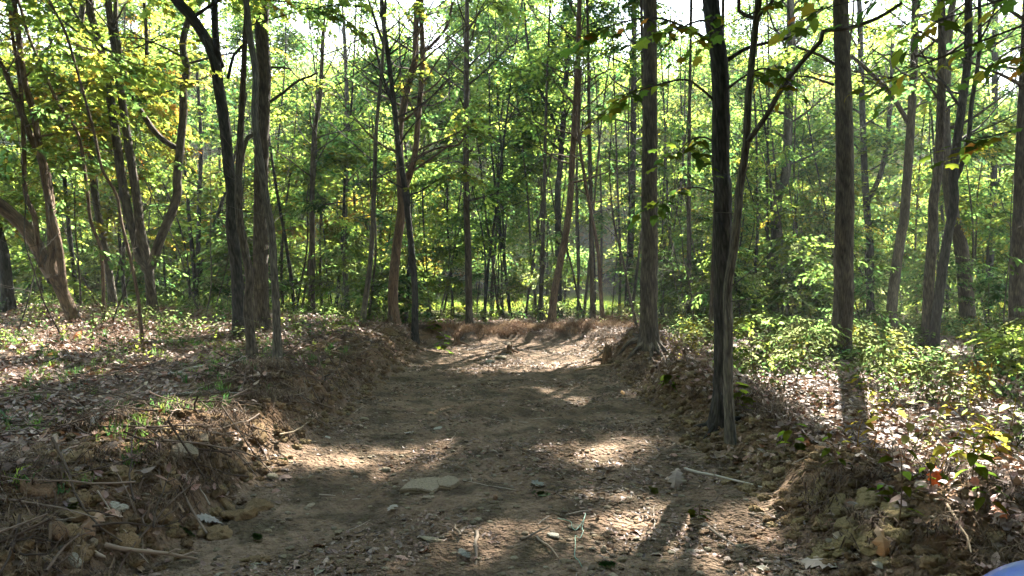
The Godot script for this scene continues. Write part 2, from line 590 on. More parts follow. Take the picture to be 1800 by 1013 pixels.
func limb_local(acc: Acc, twigs: Acc, start: Vector3, dir: Vector3, length: float, r: float, sides: int, col: Color, mix: Array, leafy: float, sp: Array, at: Vector3, cull: bool, size := 1.0) -> void:
	origin_now = at
	limb(acc, twigs, start, dir, length, r, sides, col, mix, leafy, sp, cull, size)

# a tree of the wood behind, grown by rule
func wood_tree(at: Vector3, h: float, r: float, low: float, reach: float, limbs: int, leafy: float, mix: Array, kind: String, bark: String, called: String, label: String, group: String, lean := 0.06, size := 1.0, cull := true) -> Node3D:
	if label == "":
		var what: String = {"young_tree": "slim %s young tree, %s leaves," % [bark_word(bark), leaf_word(mix)], "wood_tree": "tall thin %s trunk, %s crown," % [bark_word(bark), leaf_word(mix)], "bush": "%s bush%s" % [leaf_word(mix), " of lobed leaves" if kind == "maple" else " of oval leaves"], "bare_sapling": "%s bare %s sapling" % ["tall" if h > 4.0 else "short", bark_word(bark)]}[called]
		label = "%s %s %s" % [what, depth_word(-at.z), whereabouts(at)]
	var t := thing(called, label, {"bush": "bush", "bare_sapling": "sapling"}.get(called, "tree"), at, group)
	var pts := PackedVector3Array([Vector3(0, -0.3, 0)])
	var p := Vector3.ZERO
	var dir := Vector3(rr(-lean, lean) * 2.0, 1, rr(-lean, lean) * 2.0).normalized()
	var n := 8
	for i in n:
		pts.append(p)
		dir = (dir + Vector3(rr(-lean, lean), 0.12, rr(-lean, lean))).normalized()
		p += dir * h / n
	pts.append(p)
	var radii := PackedFloat32Array()
	for i in pts.size():
		radii.append(r * maxf(0.1, 1.0 - 0.9 * pow(float(i) / (pts.size() - 1), 1.3)) * (1.3 if i < 2 else 1.0))
	var fl := smooth_line(pts, maxf(0.25, h / 18.0))
	var fr := PackedFloat32Array()
	for q in fl:
		fr.append(r * maxf(0.1, 1.0 - 0.88 * clampf(q.y / h, 0, 1)) * (1.0 + 0.4 * exp(-maxf(q.y, 0) / 0.15)))
	var acc := Acc.new()
	var col := shade(Color(1, 1, 1), rr(0.75, 1.15) * BARK_TONE[bark])
	acc.tube(fl, fr, 8, col, 0.03, noise_fine, true, 0.3)
	obj("trunk", acc.mesh(), mats[bark], t)
	var wood := Acc.new()
	var sp := []
	for k in limbs:
		var f := pow((k + rng.randf()) / limbs, 0.85)
		var want := lerpf(low, h * 0.98, f)
		var i := 0
		while i < fl.size() - 2 and fl[i].y < want:
			i += 1
		var az := k * 2.4 + rr(-0.6, 0.6)
		var d2 := Vector3(cos(az), lerpf(0.25, 1.1, f) + rr(-0.1, 0.25), sin(az))
		limb_local(wood, wood, fl[i], d2, reach * rr(0.55, 1.2) * lerpf(1.0, 0.5, f), maxf(0.006, fr[i] * 0.4), 4, col, mix, leafy, sp, at, cull, size)
	for k in int(h * 1.1):
		var i := rng.randi_range(1, fl.size() / 2)
		var az := rr(0, TAU)
		var no := []
		limb(wood, wood, fl[i], Vector3(cos(az), rr(0.0, 0.8), sin(az)), rr(0.4, 1.3), 0.006, 3, col, mix, 0.0, no, false)
	if wood.v.size() > 0:
		obj("branches", wood.mesh(), mats[bark], t, "stuff")
	put_foliage(t, kind, sp)
	return t

# ------------------------------------------------------------------ materials

func grain(size: int, freq: float, oct: int, kind: int, fractal: int, seed_: int) -> Image:
	var n := FastNoiseLite.new()
	n.seed = seed_
	n.noise_type = kind
	n.frequency = freq
	n.fractal_type = fractal
	n.fractal_octaves = oct
	return n.get_seamless_image(size, size, false, false, 0.2)

func coloured(src: Image, lo: Color, hi: Color, mid := Color(0, 0, 0, 0)) -> ImageTexture:
	var im := Image.create(src.get_width(), src.get_height(), false, Image.FORMAT_RGB8)
	for y in src.get_height():
		for x in src.get_width():
			var f := src.get_pixel(x, y).r
			var c := lo.lerp(hi, f)
			if mid.a > 0:
				c = lo.lerp(mid, f * 2.0) if f < 0.5 else mid.lerp(hi, f * 2.0 - 1.0)
			im.set_pixel(x, y, c.linear_to_srgb())
	return ImageTexture.create_from_image(im)

func make_materials() -> void:
	var bark_h := grain(256, 0.018, 4, FastNoiseLite.TYPE_SIMPLEX, FastNoiseLite.FRACTAL_RIDGED, 11)
	var bark_relief := ImageTexture.create_from_image(bark_h)
	var barks := {"bark_black": [Color(0.02, 0.018, 0.016), Color(0.15, 0.138, 0.125)], "bark_brown": [Color(0.022, 0.018, 0.014), Color(0.165, 0.135, 0.10)],
		"bark_grey": [Color(0.034, 0.030, 0.024), Color(0.19, 0.168, 0.132)], "bark_red": [Color(0.038, 0.025, 0.016), Color(0.215, 0.145, 0.095)]}
	for k in barks:
		var m := StandardMaterial3D.new()
		m.resource_name = k
		m.albedo_texture = coloured(bark_h, barks[k][1], barks[k][0])
		m.vertex_color_use_as_albedo = true
		m.roughness = 0.92
		m.metallic_specular = 0.25
		m.uv1_scale = Vector3(1.0, 0.42, 1)
		m.heightmap_enabled = true
		m.heightmap_texture = bark_relief
		m.heightmap_scale = -1.2
		mats[k] = m
	var leaf := StandardMaterial3D.new()
	leaf.resource_name = "leaf"
	leaf.vertex_color_use_as_albedo = true
	leaf.roughness = 0.3
	leaf.metallic_specular = 0.55
	leaf.backlight_enabled = true
	leaf.backlight = Color(1.5, 1.5, 1.25)
	mats.leaf = leaf
	var dry := StandardMaterial3D.new()
	dry.resource_name = "dry_leaf"
	dry.vertex_color_use_as_albedo = true
	dry.roughness = 0.6
	dry.metallic_specular = 0.4
	dry.backlight_enabled = true
	dry.backlight = Color(0.5, 0.42, 0.32)
	mats.dry = dry
	var speck := grain(512, 0.03, 5, FastNoiseLite.TYPE_SIMPLEX_SMOOTH, FastNoiseLite.FRACTAL_FBM, 5)
	var crumbs := grain(512, 0.07, 3, FastNoiseLite.TYPE_CELLULAR, FastNoiseLite.FRACTAL_FBM, 6)
	var soil := StandardMaterial3D.new()
	soil.resource_name = "soil"
	soil.vertex_color_use_as_albedo = true
	soil.albedo_texture = coloured(speck, Color(0.45, 0.43, 0.40), Color(1.25, 1.25, 1.25).clamp(), Color(0.82, 0.81, 0.80))
	soil.uv1_scale = Vector3(0.7, 0.7, 1)
	soil.roughness = 0.95
	soil.metallic_specular = 0.15
	soil.heightmap_enabled = true
	soil.heightmap_texture = ImageTexture.create_from_image(crumbs)
	soil.heightmap_scale = 4.5
	mats.soil = soil
	var stone := StandardMaterial3D.new()
	stone.resource_name = "stone"
	stone.vertex_color_use_as_albedo = true
	stone.albedo_texture = coloured(speck, Color(0.55, 0.54, 0.5), Color(1, 1, 1))
	stone.uv1_triplanar = true
	stone.uv1_scale = Vector3(2.5, 2.5, 2.5)
	stone.roughness = 0.85
	stone.metallic_specular = 0.25
	stone.heightmap_enabled = true
	stone.heightmap_texture = soil.heightmap_texture
	stone.heightmap_scale = 0.8
	mats.stone = stone
	var clod: StandardMaterial3D = stone.duplicate()
	clod.resource_name = "clod"
	clod.uv1_scale = Vector3(4, 4, 4)
	clod.heightmap_scale = 0.7
	clod.roughness = 1.0
	clod.metallic_specular = 0.1
	mats.clod = clod
	var plain := StandardMaterial3D.new()
	plain.resource_name = "stick"
	plain.vertex_color_use_as_albedo = true
	plain.roughness = 0.9
	plain.metallic_specular = 0.25
	mats.plain = plain
	var twine := StandardMaterial3D.new()
	twine.resource_name = "twine"
	twine.albedo_color = Color(0.07, 0.145, 0.10).linear_to_srgb()
	twine.roughness = 0.7
	mats.twine = twine
	var paint := StandardMaterial3D.new()
	paint.resource_name = "blue_paint"
	paint.albedo_color = Color(0.03, 0.075, 0.34).linear_to_srgb()
	paint.roughness = 0.32
	paint.clearcoat_enabled = true
	paint.clearcoat = 0.6
	paint.clearcoat_roughness = 0.12
	mats.paint = paint
	for kind in ["maple", "ovate", "far"]:
		sprigs[kind] = []
		for s in (2 if kind == "far" else 3):
			sprigs[kind].append(make_spray(kind, s))

# ------------------------------------------------------------------ ground

func ground_colour(x: float, d: float) -> Color:
	var l := lane(x, d)
	var off := absf(x - lane_centre(d))
	var a := noise_mid.get_noise_2d(x * 1.3, d * 1.3)
	var b := noise_fine.get_noise_2d(x * 0.7 + 90.0, d * 0.7)
	var litter := Color(0.125, 0.078, 0.056).lerp(Color(0.19, 0.135, 0.10), clampf(0.5 + a, 0, 1))
	var dirt := Color(0.155, 0.106, 0.072).lerp(Color(0.215, 0.152, 0.104), clampf(0.5 + a * 1.4, 0, 1))
	dirt = dirt.lerp(Color(0.075, 0.058, 0.038), clampf(b * 2.2 + 0.15, 0, 0.8))
	var raw := Color(0.095, 0.057, 0.034).lerp(Color(0.175, 0.112, 0.064), clampf(0.5 + b * 1.3, 0, 1))
	var bank := smoothstep(1.7, 2.1, off) * (1.0 - smoothstep(2.9, 3.7, off + a * 0.8)) * (1.0 - smoothstep(20.5, 22.0, d))
	var c := litter.lerp(raw, bank).lerp(dirt, l)
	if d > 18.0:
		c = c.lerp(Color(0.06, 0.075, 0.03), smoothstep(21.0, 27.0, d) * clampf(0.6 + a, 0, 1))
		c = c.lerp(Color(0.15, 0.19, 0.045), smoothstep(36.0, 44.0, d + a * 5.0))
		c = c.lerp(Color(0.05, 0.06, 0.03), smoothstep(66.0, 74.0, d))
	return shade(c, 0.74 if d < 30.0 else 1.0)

func make_ground() -> void:
	var rows := PackedFloat32Array([-160.0, -80.0, -40.0, -20.0, -10.0, -5.0, -2.5, -1.0, 0.0, 0.8, 1.5])
	var d := 2.0
	while d < 330.0:
		rows.append(d)
		d += maxf(0.018, d * 0.0062) if d < 26.0 else d * 0.03
	var cols := PackedFloat32Array()
	var k := -330
	while k <= 330:
		cols.append(k * 0.0023)
		k += 1
	for e in [0.80, 0.86, 0.95, 1.1, 1.35, 1.8, 2.6, 4.0, 7.0]:
		cols.append(e)
		cols.insert(0, -e)
	var acc := Acc.new()
	var w := cols.size()
	for dd in rows:
		var s: float = dd + 3.0 if dd > -2.5 else 0.5 - (dd + 2.5) * 1.2
		for t in cols:
			var x := t * s
			acc.v.append(Vector3(x, height(x, dd), -dd))
			acc.uv.append(Vector2(x, dd))
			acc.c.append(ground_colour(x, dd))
	acc.n.resize(acc.v.size())
	for i in rows.size():
		for j in w:
			var e := acc.v[i * w + mini(j + 1, w - 1)] - acc.v[i * w + maxi(j - 1, 0)]
			var f := acc.v[mini(i + 1, rows.size() - 1) * w + j] - acc.v[maxi(i - 1, 0) * w + j]
			acc.n[i * w + j] = e.cross(f).normalized()
	for i in rows.size() - 1:
		for j in w - 1:
			var a := i * w + j
			for q in [a, a + w, a + 1, a + 1, a + w, a + w + 1]:
				acc.ix.append(q)
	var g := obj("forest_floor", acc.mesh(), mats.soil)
	tag(g, "forest floor with a bare dirt track cut between two low earth banks", "", "", "structure")

# ------------------------------------------------------------------ things that lie about

const DRY := [Color(0.21, 0.12, 0.085), Color(0.16, 0.085, 0.058), Color(0.25, 0.16, 0.12), Color(0.11, 0.065, 0.043), Color(0.27, 0.20, 0.15), Color(0.18, 0.11, 0.08), Color(0.21, 0.15, 0.11)]

func dry_colour() -> Color:
	return shade(DRY[rng.randi() % DRY.size()], rr(0.42, 1.12))

func on_ground(x: float, z: float, yaw: float, lift := 0.0, tilt := 0.0) -> Transform3D:
	var n := (ground_normal(x, z, 0.12) + Vector3(rr(-tilt, tilt), 0, rr(-tilt, tilt))).normalized()
	var f := Vector3(cos(yaw), 0, sin(yaw))
	f = (f - n * f.dot(n)).normalized()
	return Transform3D(Basis(f, n, f.cross(n)), ground(x, z) + n * lift)

# a crumpled oak-like leaf along +x with lobes on both sides of its rib
func dead_leaf(acc: Acc, size: float, wide: float, lobes: int, curl: float, col := Color(1, 1, 1)) -> void:
	var n := lobes * 2
	var rib: Array[Vector3] = []
	var edge := [[], []]
	var twist := rr(-0.5, 0.5)
	for i in n + 1:
		var t := float(i) / n
		var y := curl * size * (0.18 - 0.7 * pow(t - 0.5, 2)) + rr(-0.02, 0.02) * size
		rib.append(Vector3((t - 0.45) * size, y + 0.012, rr(-0.015, 0.015) * size))
		for s in 2:
			var w := wide * size * 0.62 * sin(PI * pow(t, 0.8) * 0.97 + 0.04) * (1.0 if i % 2 == 1 else rr(0.45, 0.65))
			var sg := 1.0 if s == 0 else -1.0
			edge[s].append(rib[i] + Vector3(rr(-0.02, 0.05) * size, -curl * w * rr(0.3, 0.75) + sg * twist * w * (t - 0.5), sg * w))
	for i in n:
		for s in 2:
			var a := rib[i]
			var b := rib[i + 1]
			var c: Vector3 = edge[s][i]
			var d: Vector3 = edge[s][i + 1]
			var cc := shade(col, rr(0.85, 1.12))
			if s == 0:
				acc.tri(a, b, c, cc); acc.tri(c, b, d, cc)
			else:
				acc.tri(a, c, b, cc); acc.tri(c, d, b, cc)

func scatter_points(count: int, test: Callable, d0: float, d1: float, wide := 0.8) -> Array:
	var out := []
	var tries := 0
	while out.size() < count and tries < count * 12:
		tries += 1
		var d := sqrt(rr(d0 * d0, d1 * d1)) if rng.randf() < 0.55 else rr(d0, d1)
		var x := rr(-wide, wide) * (d + 0.6)
		if (test as Callable).call(x, d):
			out.append(Vector2(x, -d))
	return out

func litter_patch(seed_: int, count: int, spread: float) -> ArrayMesh:
	rng.seed = 400 + seed_
	var acc := Acc.new()
	for i in count:
		var b := leaf_turn(rr(0, TAU), rr(-0.45, 0.45), rr(-0.6, 0.6))
		var p := Vector3(rr(-spread, spread), rr(0.004, 0.035), rr(-spread, spread))
		var c := dry_colour()
		if rng.randf() < 0.5:
			lobed(acc, Transform3D(b, p), rr(0.04, 0.075), 5, c, rr(-1.6, 1.6), rr(0.55, 0.8))
		else:
			ovate(acc, Transform3D(b, p), rr(0.05, 0.10), rr(0.2, 0.32), c, rr(-0.6, 0.7), rr(-0.5, 0.6))
	return acc.mesh()

func make_litter() -> void:
	var floor_ := func(x: float, d: float) -> bool:
		var l := lane(x, d)
		var off := absf(x - lane_centre(d))
		if off < (3.3 if x < 0.0 else 2.6) and d < 20.0:
			return l < 0.4 and rng.randf() < (0.07 if x < 0.0 and d < 9.0 else 0.16) + 0.3 * clampf((off - 2.4), 0, 1)
		return rng.randf() < 1.0 - smoothstep(14.0, 27.0, d) * 0.8
	for v in 3:
		var pts := scatter_points(2300, floor_, 3.0, 26.0)
		var where := []
		var tints := PackedColorArray()
		for p in pts:
			var t := on_ground(p.x, p.y, rr(0, TAU), 0.0, 0.15)
			where.append(t.scaled_local(Vector3.ONE * rr(0.8, 1.2)))
			tints.append(shade(Color(1, rr(0.92, 1.05), rr(0.9, 1.08)), rr(0.7, 1.2)))
		var o := many("leaf_litter", litter_patch(v, 13, 0.26), mats.dry, where, tints)
		tag(o, "brown dry leaf litter covering the wood floor on both sides of the track", "leaf litter", "leaf litter", "stuff")
	# leaves lying singly on the track and the banks, the nearest ones as things of their own
	var protos := []
	for v in 6:
		rng.seed = 700 + v
		var acc := Acc.new()
		if v < 4:
			dead_leaf(acc, rr(0.09, 0.12), [0.42, 0.5, 0.36, 0.6][v], [7, 5, 9, 5][v], [1.2, -1.0, 0.6, -1.8][v])
		else:
			ovate(acc, Transform3D(Basis.IDENTITY, Vector3(-0.05, 0.012, 0)), 0.12, 0.28, Color(1, 1, 1), 0.3, 0.35)
		protos.append(acc.mesh())
	rng.seed = 71
	var bare := func(x: float, d: float) -> bool: return absf(x - lane_centre(d)) < 3.2 and rng.randf() < 0.35 + 1.6 * noise_mid.get_noise_2d(x * 1.1 + 30.0, d * 1.1)
	var pts2 := scatter_points(3200, bare, 3.2, 20.0)
	pts2.sort_custom(func(a, b): return a.y > b.y)
	var rest := [[], [], [], [], [], []]
	var rest_c := [PackedColorArray(), PackedColorArray(), PackedColorArray(), PackedColorArray(), PackedColorArray(), PackedColorArray()]
	var dry_tints := []
	for c in 8:
		var m: StandardMaterial3D = mats.dry.duplicate()
		m.resource_name = "dry_leaf"
		m.albedo_color = [Color(0.17, 0.115, 0.07), Color(0.12, 0.08, 0.05), Color(0.22, 0.17, 0.11), Color(0.15, 0.135, 0.09), Color(0.08, 0.052, 0.034), Color(0.14, 0.092, 0.06), Color(0.19, 0.15, 0.105), Color(0.115, 0.10, 0.065)][c].linear_to_srgb()
		dry_tints.append(m)
	for i in pts2.size():
		var p: Vector2 = pts2[i]
		var t := on_ground(p.x, p.y, rr(0, TAU), -0.005, 0.3).scaled_local(Vector3.ONE * (rr(0.32, 0.72) if rng.randf() < 0.88 else rr(0.8, 1.15)))
		var v := rng.randi() % 6
		if i < 240:
			var hue := rng.randi() % 8
			var o := obj("fallen_leaf", protos[v], dry_tints[hue])
			o.transform = t
			var far := -p.y
			var px := p.x / far * FOCAL
			tag(o, "%s %s dry leaf on the %s, %s" % [["light brown", "brown", "tan", "greenish grey", "dark brown", "reddish brown", "buff", "olive brown"][hue], ["lobed", "broad lobed", "narrow lobed", "curled", "oval", "pointed"][v], "left bank" if p.x < -2.1 else ("left half of the track" if p.x < -0.6 else ("middle of the track" if p.x < 0.5 else ("right half of the track" if p.x < 1.9 else "right bank"))), "near the bottom" if far < 4.2 else ("level with the twine" if far < 5.2 else ("level with the large slab" if far < 6.6 else "beyond the large slab"))], "leaf", "dry leaves strewn over the track")
		else:
			rest[v].append(t)
			rest_c[v].append(dry_colour())
	for v in 6:
		var o := many("scattered_leaves", protos[v], mats.dry, rest[v], rest_c[v])
		tag(o, "dry leaves scattered thinly along the farther part of the track", "leaves", "leaves scattered along the track", "stuff")

func special_leaf(px: float, py: float, size: float, col: Color, label: String, lobes := 5, curl := 0.6, upright := 0.0, green := false) -> void:
	var p := hit(px, py)
	var acc := Acc.new()
	size *= 0.85
	if not green and col.b > 0.1:
		col = shade(col, 0.62)
	dead_leaf(acc, size, 0.55 if lobes < 7 else 0.45, lobes, curl, col)
	var o := obj("fallen_leaf", acc.mesh(), mats.leaf if green else mats.dry)
	var t := on_ground(p.x, p.z, rr(0, TAU), 0.01)
	if upright > 0.0:
		t = Transform3D(Basis(Vector3.UP, rr(-0.4, 0.4)) * Basis(Vector3.RIGHT, upright) * Basis(Vector3.UP, PI * 0.5), ground(p.x, p.z) + Vector3(0, size * 0.4 * sin(upright), 0))
	o.transform = t
	tag(o, label, "leaf")

func stick_mesh(length: float, r: float, seed_: int, side_shoots: int, col: Color) -> ArrayMesh:
	rng.seed = 3000 + seed_
	var acc := Acc.new()
	var pts := PackedVector3Array()
	var dir := Vector3.RIGHT
	var p := Vector3(-length * 0.5, 0, 0)
	for i in 7:
		pts.append(p)
		dir = (dir + Vector3(0, rr(-0.1, 0.1), rr(-0.25, 0.25))).normalized()
		p += dir * length / 6.0
	acc.tube(pts, line_radii(pts, r, r * 0.45), 6, col, 0.08, noise_fine)
	for k in side_shoots:
		var i := rng.randi_range(2, 5)
		var e := pts[i] + Vector3(rr(0.1, 0.3), rr(0.0, 0.15), rr(-0.3, 0.3)) * length * 0.6
		acc.tube(PackedVector3Array([pts[i], pts[i].lerp(e, 0.5) + Vector3(0, 0.02, 0.02), e]), PackedFloat32Array([r * 0.5, r * 0.35, r * 0.15]), 4, col)
	return acc.mesh()

func photo_stick(x0: float, y0: float, x1: float, y1: float, r: float, col: Color, label: String, shoots := 2) -> void:
	var a := hit(x0, y0)
	var b := hit(x1, y1)
	if absf(a.z - b.z) > 3.0:
		b = ground(b.x, a.z - 1.0)
	var o := obj("fallen_branch", stick_mesh(a.distance_to(b), r, int(x0 + y0), shoots, col), mats.plain)
	var f := (b - a).normalized()
	var side := f.cross(Vector3.UP).normalized()
	o.transform = Transform3D(Basis(f, side.cross(f), side), (a + b) * 0.5 + Vector3(0, maxf(r * 1.2, height((a.x + b.x) * 0.5, -(a.z + b.z) * 0.5) - (a.y + b.y) * 0.5 + r), 0))
	tag(o, label, "branch")

# an angular stone: a lump cut by a few planes
func stone_mesh(size: Vector3, seed_: int, col: Color, cuts := 9, rough := 0.05) -> ArrayMesh:
	rng.seed = 5000 + seed_
	var planes := []
	for i in cuts:
		var n := Vector3(rr(-1, 1), rr(-0.8, 0.8), rr(-1, 1)).normalized()
		planes.append([n, rr(0.62, 0.9)])
	planes.append([Vector3.UP, rr(0.5, 0.7)]); planes.append([Vector3.DOWN, 0.6])
	var acc := Acc.new()
	var nu := 22
	var nv := 12
	for i in nv + 1:
		var th := PI * i / nv
		for j in nu + 1:
			var ph := TAU * (j % nu) / nu
			var dir := Vector3(sin(th) * cos(ph), cos(th), sin(th) * sin(ph))
			var r := 1.0
			for p in planes:
				var k: float = dir.dot(p[0])
				if k > 0.05:
					r = minf(r, p[1] / k)
			r *= 1.0 + rough * noise_fine.get_noise_3d(dir.x * 6.0 + seed_, dir.y * 6.0, dir.z * 6.0)
			acc.v.append(dir * r * size)
			acc.n.append(dir)
			acc.uv.append(Vector2(ph, th))
			acc.c.append(shade(col, 1.0 + 0.3 * noise_fine.get_noise_3d(dir.x * 4.0, dir.y * 4.0 + seed_, dir.z * 4.0)))
	var s1 := nu + 1
	for i in nv + 1:
		for j in s1:
			var k := i * s1 + j
			var e := acc.v[i * s1 + (j + 1) % nu] - acc.v[i * s1 + (j + nu - 1) % nu]
			var f := acc.v[maxi(i - 1, 0) * s1 + j] - acc.v[mini(i + 1, nv) * s1 + j]
			var c := f.cross(e)
			if c.length() > 1e-9:
				c = c.normalized()
				acc.n[k] = c if c.dot(acc.v[k]) > 0 else -c
			else:
				acc.n[k] = acc.v[k].normalized()
	for i in nv:
		for j in nu:
			var a := i * s1 + j
			var tri := [a, a + 1, a + s1, a + 1, a + s1 + 1, a + s1]
			var want := (acc.v[tri[1]] - acc.v[tri[0]]).cross(acc.v[tri[2]] - acc.v[tri[0]])
			if want.length() < 1e-12:
				want = (acc.v[tri[4]] - acc.v[tri[3]]).cross(acc.v[tri[5]] - acc.v[tri[3]])
			if want.dot(acc.v[a] + acc.v[a + s1 + 1]) > 0.0: # clockwise seen from outside
				tri = [a, a + s1, a + 1, a + 1, a + s1, a + s1 + 1]
			for q in tri:
				acc.ix.append(q)
	return acc.mesh()

func photo_stone(px: float, py: float, size: Vector3, col: Color, label: String, yaw := 0.0, seed_ := 1, tilt := 0.0, sink := 0.25) -> void:
	var p := hit(px, py)
	var o := obj("stone", stone_mesh(size, seed_, col), mats.stone)
	var t := on_ground(p.x, p.z, yaw, size.y * (1.0 - sink * 2.0) * 0.6)
	t.basis = t.basis * Basis(Vector3.RIGHT, tilt)
	o.transform = t
	tag(o, label, "stone")

# a broad flat slab with a broken outline, one layer on another
func slab_mesh(outline: Array, thick: float, col: Color) -> ArrayMesh:
	var acc := Acc.new()
	var rim := PackedVector2Array()
	for i in outline.size() / 2:
		rim.append(Vector2(outline[i * 2], outline[i * 2 + 1]))
	var n := rim.size()
	var mid := Vector2.ZERO
	for p in rim:
		mid += p / n
	var lay := func(p: Vector2, k: float, y: float) -> Vector3:
		var q := mid + (p - mid) * k
		return Vector3(q.x, y + 0.006 * noise_fine.get_noise_2d(q.x * 9.0, q.y * 9.0), q.y)
	for i in n:
		var a := rim[i]
		var b := rim[(i + 1) % n]
		var m := (a + b) * 0.5 + Vector2(rr(-0.008, 0.008), rr(-0.008, 0.008))
		for s in [[a, m], [m, b]]:
			var shade_ := shade(col, rr(0.9, 1.08))
			acc.tri(lay.call(s[0], 0.0, thick), lay.call(s[0], 0.94, thick * 0.97), lay.call(s[1], 0.94, thick * 0.97), shade(col, rr(0.97, 1.04)))
			for pair in [[0.94, 0.97, 1.0, 0.72], [1.0, 0.72, 0.96, 0.45], [0.96, 0.45, 1.02, 0.3], [1.02, 0.3, 0.97, -0.2]]:
				var p0: Vector3 = lay.call(s[0], pair[0], thick * pair[1])
				var p1: Vector3 = lay.call(s[1], pair[0], thick * pair[1])
				var q0: Vector3 = lay.call(s[0], pair[2], thick * pair[3])
				var q1: Vector3 = lay.call(s[1], pair[2], thick * pair[3])
				acc.tri(p0, q0, p1, shade_)
				acc.tri(p1, q0, q1, shade_)
	# face outwards
	for k in acc.v.size() / 3:
		var c := (acc.v[k * 3] + acc.v[k * 3 + 1] + acc.v[k * 3 + 2]) / 3.0 - Vector3(mid.x, thick * 0.4, mid.y)
		if acc.n[k * 3].dot(c) < 0.0:
			var t := acc.ix[k * 3 + 1]
			acc.ix[k * 3 + 1] = acc.ix[k * 3 + 2]
			acc.ix[k * 3 + 2] = t
			for e in 3:
				acc.n[k * 3 + e] = -acc.n[k * 3 + e]
	return acc.mesh()

func photo_slab(px: float, py: float, outline: Array, thick: float, col: Color, label: String, pitch := 0.0, roll := 0.0, lift := 0.0) -> Node3D:
	var p := hit(px, py)
	var o := obj("flat_stone", slab_mesh(outline, thick, col), mats.stone)
	o.transform = Transform3D(Basis(Vector3.RIGHT, pitch) * Basis(Vector3.BACK, roll), p + Vector3(0, lift, 0))
	tag(o, label, "stone")
	return o

# ------------------------------------------------------------------ the trees one can tell apart in the photograph

